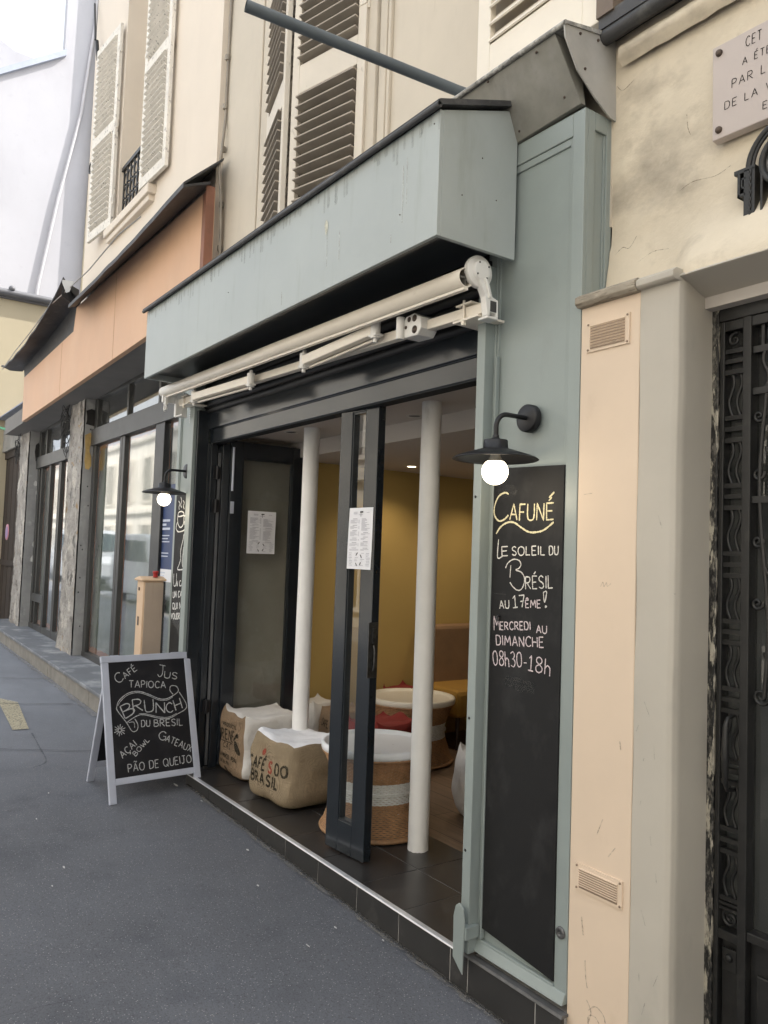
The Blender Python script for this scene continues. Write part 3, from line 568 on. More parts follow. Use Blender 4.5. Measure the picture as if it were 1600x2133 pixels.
# bright leaf lying open against the wall to the right
shutter('shutter', (-.015, .095), R(180), .715, 3.70, 6.1, [(4.9, 5.05)], shutw_m, shutw_m, .075, cb, flip=-1, stile=.085, bot=.235, tilt=52)
pj = MB(); pj.box(-.005, .075, .05, .13, 3.69, 6.2); mk('window_jamb', pj, M('brown_window_jamb', (.16, .12, .09), .6, .15, 6, .1), cb)
# cable running down the joint between the two houses
cp = MB(); pts = [(-3.80+.012*math.sin(z*2.1), .135, z) for z in [9-.25*i for i in range(17)]]+[(-3.77, .10, 4.72), (-3.74, .07, 4.55), (-3.745, .10, 4.35), (-3.76, .12, 4.0), (-3.76, .12, 3.5)]
cp.tube(pts, .011, 7)
for z in (8.2, 7.6, 7.0, 6.5, 6.0, 5.5, 5.1, 4.75, 4.3, 3.95): cp.tube([(-3.80+.012*math.sin(z*2.1), .128, z-.02), (-3.80+.012*math.sin(z*2.1), .128, z+.02)], .019, 7)
mk('wall_cable', cp, M('painted_cable', (.28, .25, .21), .7, .2, 6, .1), cb)
# ---------------------------------------------------------------- café front (joinery)
cf = thing('cafe_shopfront', 'grey green café front with deep empty sign box, tall glazed doors and tiled step', 'shopfront', (-2.05, .1, 0))
def pilaster(x0, x1, side):
    p = MB(); p.box(x0+.012, x1-.012, .014, .16, .03, 3.32); o = mk('pilaster', p, green, cf)
    f = MB(); zt = 3.325; lw = .055
    f.box(x0, x0+lw, 0, .02, .03, zt); f.box(x1-lw-.005, x1, 0, .02, .03, zt); f.box(x0+lw, x1-lw-.005, 0, .02, 3.235, zt); f.box(x0+lw, x1-lw-.005, -.004, .02, .03, .075)
    f.box(x0+lw, x0+lw+.012, .006, .018, .075, 3.235); f.box(x1-lw-.02, x1-lw-.005, .006, .018, .075, 3.235); f.box(x0+lw+.012, x1-lw-.02, .006, .018, 3.205, 3.235)
    f.prism([(-.022, .028), (.02, .028), (.02, .066), (-.004, .066)], 'x', x0+.02, x1-.002)
    if side:
        f.box(x1-.014, x1, .02, .058, .03, zt); f.box(x1-.014, x1, .125, .16, .03, zt); f.box(x1-.014, x1, .058, .125, 3.255, zt)
        f.box(x1-.013, x1-.006, .058, .068, .03, 3.255); f.box(x1-.013, x1-.006, .115, .125, .03, 3.255)
    mk('moulding', f, green, o, bevel=.003); return o
pr = pilaster(-.52, -.003, True); pl = pilaster(-4.15, -3.70, False)
ch = MB(); ch.box(-.522, -.473, -.052, .012, .02, 2.835); ch.box(-.452, -.445, -.012, .01, .08, 2.45); mk('shutter_guide', ch, green, cf, bevel=.003)
hl = MB()
for z in (.42, .95, 1.86): hl.lathe([(.0001, .001), (.006, .001), (.006, 0)], 10, Matrix.Translation((-.505, -.0525, z)) @ Matrix.Rotation(R(90), 4, 'X'))
mk('screw_hole', hl, black_m, cf)
ch = MB(); ch.box(-3.775, -3.69, -.052, .012, .02, 2.835); mk('shutter_guide', ch, green, cf, bevel=.003)
bk = MB(); bk.prism([(-.528, .0), (-.468, -.05), (-.462, .16), (-.47, .205), (-.495, .222), (-.518, .205), (-.53, .16)], 'y', -.085, -.078); bk.box(-.50, -.455, -.08, -.01, .085, .135); mk('floor_bracket', bk, green, cf, bevel=.003)
kc = MB(); kc.lathe([(.0001, .006), (.007, .005), (.008, .008), (.018, .008), (.021, .005), (.022, 0)], 22, Matrix.Translation((-.034, -.001, .268)) @ Matrix.Rotation(R(90), 4, 'X')); mk('lock_cover', kc, M('tarnished_metal', (.14, .14, .14), .45, .4, 60, .3, 90, metal=.6), cf)
ov = MB(); X = Matrix.Translation((-3.85, .0, 2.62)) @ Matrix.Rotation(R(90), 4, 'X')
ov.lathe([(.0001, .008), (.05, .008), (.058, 0)], 24, X @ Matrix.Scale(1.75, 4, (0, 1, 0)))
o = mk('oval_vent', ov, awnw_m, cf); sl = MB()
for i in range(9):
    z = 2.55+.0175*i; hw = .05*math.sqrt(max(0, 1-((z-2.62)/.09)**2))*.85; sl.box(-3.85-hw, -3.85+hw, -.0095, -.0085, z-.004, z+.004)
mk('slot', sl, black_m, o)
# sign box (fascia)
fa = MB(); fa.box(-3.755, -.355, -.42, -.402, 2.83, 3.325)
for x in (-3.755, -.375): fa.prism([(-.402, 2.83), (-.01, 2.83), (-.01, 3.462), (-.402, 3.328)], 'x', x, x+.02)
fo = mk('fascia', fa, fasc_m, cf, bevel=.002)
ca = MB(); ca.prism([(-.445, 3.322), (-.432, 3.330), (.0, 3.477), (.0, 3.500), (-.436, 3.352), (-.447, 3.345)], 'x', -3.785, -.335)
ca.tube([(-3.785, -.44, 3.328), (-.335, -.44, 3.328)], .012, 8); mk('fascia_cap', ca, lead_m, fo)
so_ = MB(); so_.box(-3.735, -.375, -.40, -.06, 2.872, 2.885); so_.box(-3.735, -.375, -.402, -.385, 2.832, 2.872); mk('underside', so_, dsat, fo)  # dark coat stands in for the shadow under the sign box
dp = MB()
for (x, z, l) in ((-1.18, 2.93, .22), (-1.07, 2.93, .15), (-.585, 2.95, .24), (-.56, 3.02, .2), (-1.62, 2.86, .07), (-.66, 2.89, .04)): ribbon(dp, [(x, z+l), (x+.003, z)], .006, lambda s, t: (s, -.4215, t), .02, .5)
mk('drip', dp, CHALK('pale_drip', (.62, .63, .60), 60, .35, .6, .6), fo)
sp = MB(); sp.add([(-1.19+.02*math.cos(a)*random.uniform(.6, 1.2), -.4216, 3.13+.034*math.sin(a)*random.uniform(.6, 1.2)) for a in [k*.63 for k in range(10)]], [tuple(range(10))]); mk('paint_chip', sp, M('chip_plaster', (.5, .5, .42), .8, .35, 60, .3), fo)
# zinc cornice
zc = MB()
zc.solid([(-3.8, -.12, 3.592), (-3.8, -.008, 3.334), (-3.8, .01, 3.334), (-3.8, .01, 3.592)], [(-.385, -.12, 3.592), (-.385, -.008, 3.334), (-.385, .01, 3.334), (-.385, .01, 3.592)])
zc.solid([(-.39, -.124, 3.590), (-.39, -.012, 3.326), (-.39, .01, 3.326), (-.39, .01, 3.592)], [(-.055, -.122, 3.592), (-.012, -.014, 3.338), (-.012, .01, 3.338), (-.055, .01, 3.592)])
zo = mk('zinc_cornice', zc, zinc_m, cf, bevel=.002)
zt_ = MB(); zt_.solid([(-3.8, -.132, 3.588), (-3.8, -.132, 3.600), (-3.8, .15, 3.66), (-3.8, .15, 3.64)], [(.012, -.132, 3.590), (.012, -.132, 3.602), (.012, .15, 3.662), (.012, .15, 3.642)])
zt_.tube([(-3.8, -.13, 3.594), (.01, -.13, 3.596)], .010, 8); mk('top_strip', zt_, M('lichened_zinc', (.27, .265, .25), .7, .3, 14, .6, 60, layers=[((.55, .54, .5), 30, .5, .6, None, .8), ((.1, .1, .09), 40, .55, .65, None, .8)]), zo)
ze = MB(); a = [(-.135, 3.605), (.155, 3.635), (.155, 3.31), (.115, 3.315), (.03, 3.36), (-.06, 3.445), (-.128, 3.545)]
ze.solid([(.0+.012*(p[1] < 3.4), p[0], p[1]) for p in a], [(.006+.012*(p[1] < 3.4), p[0], p[1]) for p in a]); mk('end_sheet', ze, zinc2_m, zo)
nb = MB()
for (x, y, z) in ((-.33, -.020, 3.36), (-.08, -.028, 3.385), (-.15, -.114, 3.565), (-.42, -.12, 3.575), (-.44, -.03, 3.36)): nb.sphere((x, y-.006, z), .0055, 8, 6)
for (y, z) in ((-.05, 3.585), (.05, 3.60), (-.02, 3.46)): nb.sphere((.008, y, z), .006, 8, 6)
mk('nail', nb, bronze, zo)
# header and frame
hd = MB(); hd.box(-3.66, -.50, .075, .16, 2.405, 2.502); hd.box(-3.66, -.50, .055, .15, 2.506, 2.64); hd.box(-3.66, -.50, .066, .15, 2.500, 2.508); mk('header', hd, dgreen, cf, bevel=.004)
hu = MB(); hu.box(-3.66, -.50, .080, .156, 2.398, 2.4045); mk('header_underside', hu, M('matt_dark_paint', (.03, .033, .036), .8, .1, 5, 0, spec=.1), cf)
rs = MB(); rs.box(-3.69, -.50, .05, .15, 2.63, 3.3)
for i, (z, y) in enumerate(((2.645, .03), (2.685, .012), (2.73, .02), (2.775, .008), (2.815, .02))): rs.tube([(-3.69, y+.03, z), (-.50, y+.03, z)], .026, 10)
rs.box(-3.69, -.5, -.05, .06, 2.84, 2.87); mk('roller_shutter', rs, M('sooty_black_slats', (.012, .012, .013), .5, .3, 9, .1, 40), cf)
jb = MB(); jb.box(-3.69, -3.655, -.03, .06, .0, 2.64); jb.box(-3.69, -3.63, .075, .125, .0, 2.405); jb.box(-3.69, -3.60, .155, .215, .0, 2.405); jb.box(-3.69, -3.66, .06, .16, 0, 2.405); mk('door_frame', jb, dgreen, cf, bevel=.004)
jb = MB(); jb.box(-.50, -.46, .03, .2, 0, 2.405); mk('door_frame', jb, dgreen, cf, bevel=.004)
al = MB(); al.box(-3.625, -3.614, .13, .148, .02, 2.33); mk('steel_channel', al, M('dull_channel', (.16, .165, .175), .4, .1, 9, .05, metal=.4), cf)
for z in (2.18, 1.93, .45):
    h = MB(); h.tube([(-3.603, .118, z-.05), (-3.603, .118, z+.05)], .012, 8); h.box(-3.615, -3.605, .09, .15, z-.045, z+.045); mk('hinge', h, black_m, cf)
# glazed leaves
def leaf(name, label, P, ux, width, z0, z1, st, toprail, botrail, th, nsign):
    """door leaf as its own thing; P hinge corner, ux unit vector in plan"""
    root = thing(name, label, 'door', (P[0], P[1], 0)); ang = math.atan2(ux[1], ux[0])
    X = Matrix.Translation((P[0], P[1], 0)) @ Matrix.Rotation(ang, 4, 'Z')
    f = MB(); f.box(0, st, -th/2, th/2, z0, z1, X); f.box(width-st, width, -th/2, th/2, z0, z1, X); f.box(st, width-st, -th/2, th/2, z0, z0+botrail, X); f.box(st, width-st, -th/2, th/2, z1-toprail, z1, X)
    mk('frame', f, dgreen, root, bevel=.003)
    b = MB(); y = nsign*(th/2-.012)
    for (a, c, d, e) in ((st, st+.009, z0+botrail, z1-toprail), (width-st-.009, width-st, z0+botrail, z1-toprail)): b.box(a, c, -th/2+.006, th/2-.006, d, e, X)
    b.box(st+.009, width-st-.009, -th/2+.006, th/2-.006, z0+botrail, z0+botrail+.009, X); b.box(st+.009, width-st-.009, -th/2+.006, th/2-.006, z1-toprail-.009, z1-toprail, X)
    mk('glazing_bead', b, dsat, root)
    p = MB(); q = [(st, 0, z0+botrail), (width-st, 0, z0+botrail), (width-st, 0, z1-toprail), (st, 0, z1-toprail)]
    p.add(q if nsign < 0 else q[::-1], [(0, 1, 2, 3)], X=X); mk('pane', p, glass, root)
    return root, X
dl, XL = leaf('glazed_door', 'dark door leaf folded inward, full height glass with a menu taped on it', (-3.60, .215), (0, 1), .625, .02, 2.43, .098, .125, .25, .045, -1)
e = MB(); e.tube([(-3.572, .23, 2.05), (-3.572, .23, 2.38)], .009, 8); e.box(-3.582, -3.574, .222, .25, 1.88, 1.97); mk('hinge', e, alu_m, dl)
dm_, XM = leaf('glazed_door', 'narrow dark door leaf standing in the middle of the open shopfront with a menu on it', (-1.823, .113), (.9956, .0937), .332, .012, 2.405, .106, .02, .165, .05, -1)
h = MB(); h.box(-1.496, -1.490, .105, .165, .96, 1.25); h.box(-1.492, -1.478, .125, .145, 1.14, 1.22); h.tube([(-1.483, .135, 1.0), (-1.474, .135, 1.03), (-1.474, .135, 1.10), (-1.483, .135, 1.13)], .006, 8); mk('latch', h, M('worn_latch', (.06, .06, .06), .35, .4, 40, .2, metal=.6), dm_)
g = MB(); g.box(-1.55, -1.545, .162, .168, .05, 2.38); mk('seal', g, black_m, dm_)
def menu(label, f, w, h, nrm):
    """printed sheet: f(s,t,off) gives the point at s,t metres from its lower left corner"""
    root = thing('menu_sheet', label, 'menu', f(w/2, 0, .001), 'menu sheets taped to the doors')
    n = 10; m = MB(); m.grid(lambda u, v: f(u*w, v*h, .001+.0015*math.sin(3*u+1)*math.sin(4*v)), n, n, True); mk('paper', m, paper_m, root)
    t = MB(); off = .0035
    def line(s0, s1, tt, th=.0016, mat=None): t.add([f(s0, tt-th/2, off), f(s1, tt-th/2, off), f(s1, tt+th/2, off), f(s0, tt+th/2, off)], [(0, 1, 2, 3)])
    y = h*.82
    for col in (0, 1):
        x0 = w*(.08+.47*col); x1 = w*(.47+.47*col); y = h*(.84-.02*col)
        while y > h*.30:
            if random.random() < .16: y -= .007; line(x0+.02, x1-.02, y, .0024); y -= .007
            line(x0, x0+(x1-x0)*random.uniform(.35, .95), y); 
            if col == 0: line(x1-.008, x1, y)
            y -= .0052
    for k in range(4):
        x0 = w*(.06+.24*k)
        for j in range(9):
            if k in (1, 2) and j in (1, 2, 6, 7): continue
            line(x0+random.uniform(0, .01), x0+random.uniform(.02, .04), h*(.26-.025*j), .0018)
    for i in range(3): line(w*.2, w*.36, h*(.93-.015*i)); 
    line(w*.42, w*.6, h*.885, .002); line(w*.74, w*.86, h*.92, .002)
    mk('print', t, ink_m, root)
    d = MB()
    def slash(s, tt, ds, dt, wd=.006):
        l = math.hypot(ds, dt); nx, ny = -dt/l*wd/2, ds/l*wd/2; d.add([f(s+nx, tt+ny, off), f(s-nx, tt-ny, off), f(s+ds-nx, tt+dt-ny, off), f(s+ds+nx, tt+dt+ny, off)], [(0, 1, 2, 3)])
    slash(w*.38, h*.22, .014, .016); slash(w*.56, h*.236, .012, -.016); slash(w*.38, h*.10, .012, -.016); slash(w*.54, h*.065, .012, .016)
    slash(w*.47, h*.928, .026, .001, .008); slash(w*.50, h*.945, .002, -.03, .003)
    mk('emblem', d, ink2_m, root); return root
def fm(s, t, o):
    p = XM @ Vector((.104+s+.008*(t/.335), -.026-o, 0)); return (p.x, p.y, 1.525+t)
menu('crisp white printed menu sheet on the narrow middle door leaf', fm, .205, .332, None)
menu('greyer printed menu sheet behind the glass of the folded left door leaf', lambda s, t, o: (-3.594+o, .378+s, 1.585+t), .238, .326, None)
# step and floors
st = thing('tiled_step', 'charcoal tiled café step with a shiny metal edge', 'step', (-1.8, .3, -.2))
b = MB(); b.solid([(-3.56, -.031, -.3), (-3.56, .70, -.3), (-3.56, .70, -.0025), (-3.56, -.010, -.0025), (-3.56, -.031, -.0085)], [(.0, -.031, -.3), (.0, .70, -.3), (.0, .70, -.0025), (.0, -.010, -.0025), (.0, -.031, -.0085)]); mk('bed', b, grout_m, st)
jx = [-3.555, -3.135, -2.764, -2.40, -2.048, -1.685, -1.311, -.965, -.602, -.492]
b = MB()
for i in range(len(jx)-1):
    for (y0, y1) in ((-.012, .338), (.342, .70)): b.box(jx[i]+.002, jx[i+1]-.002, y0, y1, -.014, 0)
mk('floor_tiles', b, tile_m, st, bevel=.0015)
b = MB(); jr = jx+[-.12, .012]
for i in range(len(jr)-1): b.box(jr[i]+.0035, jr[i+1]-.0035, -.0345, -.02, -.3, -.006 if i < 8 else -.0045)
mk('riser_tiles', b, riser_m, st, bevel=.0015)
b = MB(); b.prism([(-.0395, -.0055), (-.037, .0015), (-.026, .003), (-.012, .003), (-.012, -.0055)], 'x', -3.555, -.56); mk('nosing', b, steel_m, st, bevel=.0015)
b = MB(); b.prism([(-.040, -.004), (-.036, .006), (-.004, .006), (-.004, -.004)], 'x', -.56, .012); mk('grey_edging', b, M('dull_edging', (.10, .10, .10), .5, .3, 12, .1), st)
fl = MB(); fl.box(-3.8, 1.5, .70, 6.4, -.05, -.006); struct('cafe_floor', fl, wood_f)
ti = MB(); ti.box(-3.80, -3.56, .2, .70, -.05, -.004); ti.box(-.49, -.30, .16, .70, -.05, -.004); struct('floor', ti, tile_m)
ci = MB(); ci.box(-3.8, 1.5, .15, .80, 2.478, 2.7); ci.box(-3.8, 1.5, .80, 6.4, 2.36, 2.7); struct('cafe_ceiling', ci, ceil_m)
wl_ = MB(); wl_.box(-3.9, -3.75, .21, .985, -.05, 2.6); struct('side_wall', wl_, innergrey)
wl_ = MB(); wl_.box(-3.9, -3.76, .985, 6.4, -.05, 2.6); struct('yellow_wall', wl_, yellow_m)
wl_ = MB(); wl_.box(-3.9, 1.5, 6.4, 6.5, -.05, 2.6); wl_.box(-.30, -.2, .16, .9, -.05, 2.6); wl_.box(1.5, 1.6, .9, 6.4, -.05, 2.6); wl_.box(-.2, 1.5, .97, 1.02, -.05, 2.6); struct('inner_wall', wl_, yellow_m)
# downlights
def downlight(x, y, z, lit, label):
    r = thing('downlight', label, 'light', (x, y, z), 'ceiling downlights')
    m = MB(); m.lathe([(.036, -.002), (.05, -.006), (.053, 0)], 20, Matrix.Translation((x, y, z))); mk('rim', m, M('downlight_rim', (.55, .53, .5), .4, .05, 9, 0), r)
    m = MB(); m.lathe([(.0001, -.002), (.036, -.002)], 18, Matrix.Translation((x, y, z))); mk('lens', m, spot_m if lit else black_m, r)
    if lit:
        d = bpy.data.lights.new('Downlight', 'SPOT'); d.energy = LITW; d.spot_size = R(130); d.spot_blend = .9; d.color = (1, .80, .56); d.shadow_soft_size = .05
        o = bpy.data.objects.new('Downlight', d); COL.objects.link(o); o.location = (x, y, z-.02)
LITW = 12
downlight(-3.35, 1.74, 2.36, True, 'lit downlight in café ceiling just left of the right white column')
downlight(-3.28, 2.62, 2.36, True, 'lit downlight in café ceiling nearest the right door jamb')
downlight(-3.14, .476, 2.478, False, 'unlit dark downlight above the folded left door leaf')
downlight(-1.95, .70, 2.478, False, 'unlit dark downlight right of the right white column')
# columns
def column(x, y, r, label):
    m = MB(); n = 60
    prof = [(r*1.02, -.002)]+[(r, z) for z in [.03+2.45*i/n for i in range(n+1)]]
    m.lathe(prof, 36, Matrix.Translation((x, y, 0)), fn=lambda a, q, z: q*(1+.028*noise.noise((math.cos(a)*1.2, math.sin(a)*1.2, z*1.1+x))+.012*noise.noise((math.cos(a)*4, math.sin(a)*4, z*6+x))+(.10*max(0, .04-z)/.04*noise.noise((math.cos(a)*6, math.sin(a)*6, x)))))
    tag(mk('iron_column', m, column_m, origin=(x, y, 0)), label, 'column', 'white columns in the café opening', 'thing')
column(-1.535, .512, .0565, 'white round column right of the narrow middle door leaf')
column(-2.875, .50, .0555, 'white round column behind the two coffee sack seats')

rv = MB()
for (y, z) in ((-.2, 3.2), (-.3, 3.02), (-.12, 3.05)): rv.sphere((-.3545, y, z), .0028, 8, 6)
for (x, z) in ((-.39, 3.28), (-.6, 2.99), (-2.3, 3.1)): rv.sphere((x, -.4205, z), .003, 8, 6)
mk('rivet', rv, bronze, fo)
gm = MB()
for k in range(80):
    x = -3.74+3.37*k/79+random.uniform(-.02, .02); l = random.uniform(.02, .11)*(1+.6*noise.noise((x*3, 0, 0))); ribbon(gm, [(x, 3.322), (x+random.uniform(-.004, .004), 3.322-l)], random.uniform(.012, .03), lambda s, t: (min(-.357, s), -.4207, t), .02, .3)
mk('grime', gm, CHALK('greenish_grime', (.22, .225, .18), 70, .42, .80, .26), fo)
# ---------------------------------------------------------------- awning
aw = thing('folded_awning', 'folded awning with white front bar and folding arms under the grey green sign box', 'awning', (-2.1, -.1, 2.7))
def along(p, q):
    d = Vector(q)-Vector(p); L = d.length; d.normalize(); y = Vector((0, 1, 0)); y = (y-d*y.dot(d)).normalized(); z = d.cross(y)
    m = Matrix((d, y, z)).transposed().to_4x4(); m.translation = Vector(p); return m, L
X, L = along((-3.90, -.215, 2.783), (-.415, -.215, 2.728))
b = MB()
def ring(r, x): return [(x, r*math.cos(2*math.pi*k/28), r*math.sin(2*math.pi*k/28)) for k in range(28)]
vs = ring(.040, 0)+ring(.040, L)+ring(.035, L)+ring(.035, 0)
b.add(vs, [(j*28+k, j*28+(k+1) % 28, ((j+1) % 4)*28+(k+1) % 28, ((j+1) % 4)*28+k) for j in range(4) for k in range(28)], True, X)
b.box(0, L, -.010, .012, -.050, -.040, X)
fb = mk('front_bar', b, awn_m, aw)
b = MB(); b.box(L-.3, L-.004, -.003, .003, -.033, .033, X); b.box(L-.3, L-.004, -.033, .033, -.004, .004, X); b.box(L-.12, L-.1, -.024, .024, -.024, .024, X); mk('inner_rib', b, M('dark_inner_metal', (.10, .095, .085), .5, .3, 20, .1), fb)
b = MB(); b.sphere(X @ Vector((0, 0, 0)), .040, 20, 10); b.box(.03, .075, -.012, .012, -.10, -.04, X)
for k in range(10):
    a0, a1 = R(-40+k*28), R(-40+(k+1)*28); b.tube([X @ Vector((.045+.024*math.cos(a0), 0, -.125+.024*math.sin(a0))), X @ Vector((.045+.024*math.cos(a1), 0, -.125+.024*math.sin(a1)))], .008, 7)
mk('end_hook', b, awnw_m, fb, bevel=.003)
T, LT = along((-3.86, -.095, 2.712), (-.415, -.095, 2.628))
b = MB(); b.box(0, LT, -.0225, .0225, -.0225, .0225, T); tb_ = mk('torsion_bar', b, awn_m, aw, bevel=.004)
def arm(p, q, s=.052):
    A, la = along(p, q); b = MB(); b.box(0, la, -s*.42, s*.42, -s/2, s/2, A); b.box(.02, la-.02, s*.2, s*.6, -s*.85, -s*.6, A)
    o = mk('arm', b, awn_m, aw, bevel=.006)
    for xx in (-.012, la+.012):
        e = MB(); c = A @ Vector((xx, 0, 0)); e.tube([c+Vector((0, 0, -.042)), c+Vector((0, 0, .042))], .024, 14); e.tube([c+Vector((0, 0, -.062)), c+Vector((0, 0, .062))], .011, 8); e.box(xx-.03, xx+.03, -.022, .022, -.034, -.022, A); mk('joint', e, awnw_m, o, bevel=.002)
    return o
arm((-1.81, -.165, 2.652), (-1.14, -.165, 2.676)); arm((-3.40, -.165, 2.682), (-2.50, -.165, 2.654))
def clamp(x, knuckle):
    b = MB(); z = 2.712-.084*(x+3.86)/3.445
    if knuckle:
        b.prism([(-.06, -.045), (.05, -.05), (.075, -.02), (.07, .03), (.02, .055), (-.04, .05), (-.06, .02)], 'y', -.155, -.06, Matrix.Translation((x, 0, z)))
        b.tube([(x-.065, -.165, z-.05), (x-.065, -.165, z+.05)], .02, 12); o = mk('shoulder', b, awnw_m, aw, bevel=.005)
        h = MB()
        for (dx, dz, r) in ((.03, -.022, .018), (.028, .03, .016), (-.012, .032, .012), (-.035, .0, .008)): h.lathe([(.0001, .006), (r*.5, .006), (r*.55, .002), (r, .002), (r, 0)], 14, Matrix.Translation((x+dx, -.1555, z+dz)) @ Matrix.Rotation(R(90), 4, 'X'))
        mk('bolt', h, bronze, o)
    else:
        b.box(x-.05, x+.05, -.13, -.02, z+.030, z+.038); b.box(x-.06, x+.10, -.135, .02, z-.040, z-.030)
        for yy in (-.125, ): b.tube([(x, yy, z-.05), (x, yy, z+.05)], .006, 8); b.tube([(x, yy, z-.056), (x, yy, z-.04)], .012, 6)
        mk('clamp_plate', b, awn_m, aw, bevel=.002)
clamp(-.86, True); clamp(-.53, False); clamp(-3.72, False)
b = MB(); P = Matrix.Translation((-.40, -.155, 2.762)) @ Matrix.Rotation(R(90), 4, 'Y')
b.lathe([(.0001, -.03), (.062, -.03), (.066, -.02), (.066, .0), (.045, .004), (.043, .018), (.026, .02), (.0001, .02)], 32, P)
b.prism([(-.185, 2.745), (-.125, 2.735), (-.100, 2.665), (-.068, 2.655), (-.066, 2.585), (-.078, 2.585), (-.078, 2.60), (-.112, 2.60), (-.112, 2.585), (-.126, 2.585), (-.138, 2.66)], 'x', -.415, -.382)
b.prism([(-.150, 2.73), (-.140, 2.73), (-.112, 2.66), (-.122, 2.655)], 'x', -.385, -.372); b.box(-.44, -.382, -.125, -.066, 2.575, 2.585); wb = mk('end_bracket', b, awnw_m, aw, bevel=.003)
b = MB(); b.box(-.383, -.3815, -.112, -.078, 2.603, 2.648)
for k in range(4): b.lathe([(.0001, .003), (.004, .003), (.004, 0)], 8, P @ Matrix.Translation((.035*math.cos(k*1.57+.6), .035*math.sin(k*1.57+.6), .018)))
mk('socket_hole', b, M('bracket_recess', (.05, .05, .05), .6, .2, 9, 0), wb)
b = MB(); b.box(-3.88, -3.84, -.14, -.05, 2.60, 2.79); b.box(-3.88, -3.85, -.24, -.12, 2.70, 2.79); b.tube([(-3.87, -.13, 2.60), (-3.72, -.13, 2.60)], .007, 7); mk('end_bracket', b, awnw_m, aw, bevel=.006)
# ---------------------------------------------------------------- wall lamps
def lamp(x, z, y, label):
    r = thing('wall_lamp', label, 'lamp', (x, 0, z), 'black wall lamps with globe bulbs')
    b = MB(); b.lathe([(.0001, .030), (.050, .030), (.055, .026), (.056, 0)], 32, Matrix.Translation((x, 0, z)) @ Matrix.Rotation(R(90), 4, 'X')); mk('wall_plate', b, black_m, r)
    b = MB(); pts = [(x, -.02, z), (x, y+.055, z)]+[(x, y+.055-.055*math.sin(R(a)), z-.055+.055*math.cos(R(a))) for a in range(10, 91, 10)]+[(x, y, z-.085)]
    b.tube(pts, .0095, 12); b.lathe([(.012, 0), (.013, .012), (.010, .016)], 14, Matrix.Translation((x, y, z-.10))); mk('arm', b, black_m, r)
    zs_ = z-.145
    b = MB(); b.lathe([(.0001, .048), (.016, .048), (.02, .042), (.044, .040), (.046, .036), (.048, .008), (.10, -.008), (.150, -.024), (.162, -.031), (.165, -.034), (.161, -.036), (.148, -.029), (.1, -.013), (.05, .003), (.03, .006), (.0001, .01)], 48, Matrix.Translation((x, y, zs_))); mk('lamp_shade', b, black_m, r)
    b = MB(); b.lathe([(.018, .01), (.019, -.02), (.024, -.032), (.036, -.046), (.046, -.058)], 24, Matrix.Translation((x, y, zs_))); mk('bulb_neck', b, M('bulb_collar', (.70, .66, .58), .45, .05, 9, 0), r)
    b = MB(); b.sphere((x, y, zs_-.081), .051, 28, 16); mk('bulb', b, bulb_m, r)
    d = bpy.data.lights.new('Bulb', 'POINT'); d.energy = .8; d.color = (1, .84, .62); d.shadow_soft_size = .05; o = bpy.data.objects.new('Bulb', d); COL.objects.link(o); o.parent = r; o.location = (0, y-.01, -.145-.165)
    return r
lr = lamp(-.248, 2.162, -.185, 'black wall lamp with lit globe bulb above the tall right chalkboard')
dup(lr, (-3.87+.248, 0, 2.195-2.162), 'black wall lamp with lit globe bulb above the narrow left chalkboard with the cup')
# ---------------------------------------------------------------- chalkboards
RB_T = [('AFUN',-0.3468,1.7611,-0.1618,1.7581,0.0654,1),('É',-0.1455,1.7602,-0.1094,1.7608,0.0635,1),('E',-0.3850,1.6169,-0.3505,1.6189,0.0371,1),('SOLEIL',-0.3281,1.6218,-0.1502,1.6271,0.0345,1),('DU',-0.1275,1.6269,-0.0831,1.6289,0.0334,1),('RÉSIL',-0.2474,1.4916,-0.1060,1.5016,0.0482,1),('AU',-0.3906,1.4050,-0.3363,1.4103,0.0315,1),('17',-0.3142,1.4131,-0.2484,1.4228,0.0470,1),('ÊME',-0.2448,1.4182,-0.1656,1.4252,0.0290,1),('M',-0.4195,1.3147,-0.3872,1.3191,0.0583,1),('ERCREDI',-0.3827,1.3208,-0.2165,1.3353,0.0309,1),('AU',-0.1845,1.3264,-0.1309,1.3305,0.0286,1),('DIMANCHE',-0.4042,1.2571,-0.1453,1.2768,0.0381,1),('08h30',-0.4194,1.1746,-0.2572,1.1879,0.0577,1),('18h',-0.2230,1.1822,-0.1100,1.1752,0.0579,1),]
RB_L = [([(-0.3562,1.8673),(-0.3784,1.8747),(-0.4149,1.8601),(-0.4369,1.8218),(-0.4364,1.7860),(-0.4110,1.7608),(-0.3788,1.7654),(-0.3549,1.7829)],1.2),([(-0.4229,1.7079),(-0.3961,1.7368),(-0.3556,1.7536),(-0.3196,1.7518),(-0.2836,1.7338),(-0.2398,1.7148),(-0.1975,1.7134),(-0.1565,1.7223),(-0.1091,1.7512)],1.2),([(-0.1361,1.8445),(-0.1094,1.8650)],1.3),([(-0.4080,1.6846),(-0.4107,1.6112),(-0.3823,1.6169)],1),([(-0.3631,1.5691),(-0.3494,1.5904),(-0.3186,1.6057),(-0.2876,1.6014),(-0.2766,1.5861),(-0.2865,1.5715),(-0.3038,1.5635),(-0.2729,1.5553),(-0.2548,1.5313),(-0.2623,1.5001),(-0.2791,1.4850),(-0.2966,1.4853)],1),([(-0.3329,1.5814),(-0.3364,1.5321)],1),([(-0.3357,1.5133),(-0.3191,1.4972),(-0.2965,1.4840)],1),([(-0.2476,1.2056),(-0.2331,1.2068)],1),([(-0.1537,1.4835),(-0.1460,1.4463),(-0.1368,1.4868),(-0.1537,1.4835)],0.9),([(-0.1407,1.4347),(-0.1350,1.4310),(-0.1413,1.4275),(-0.1407,1.4347)],1),]
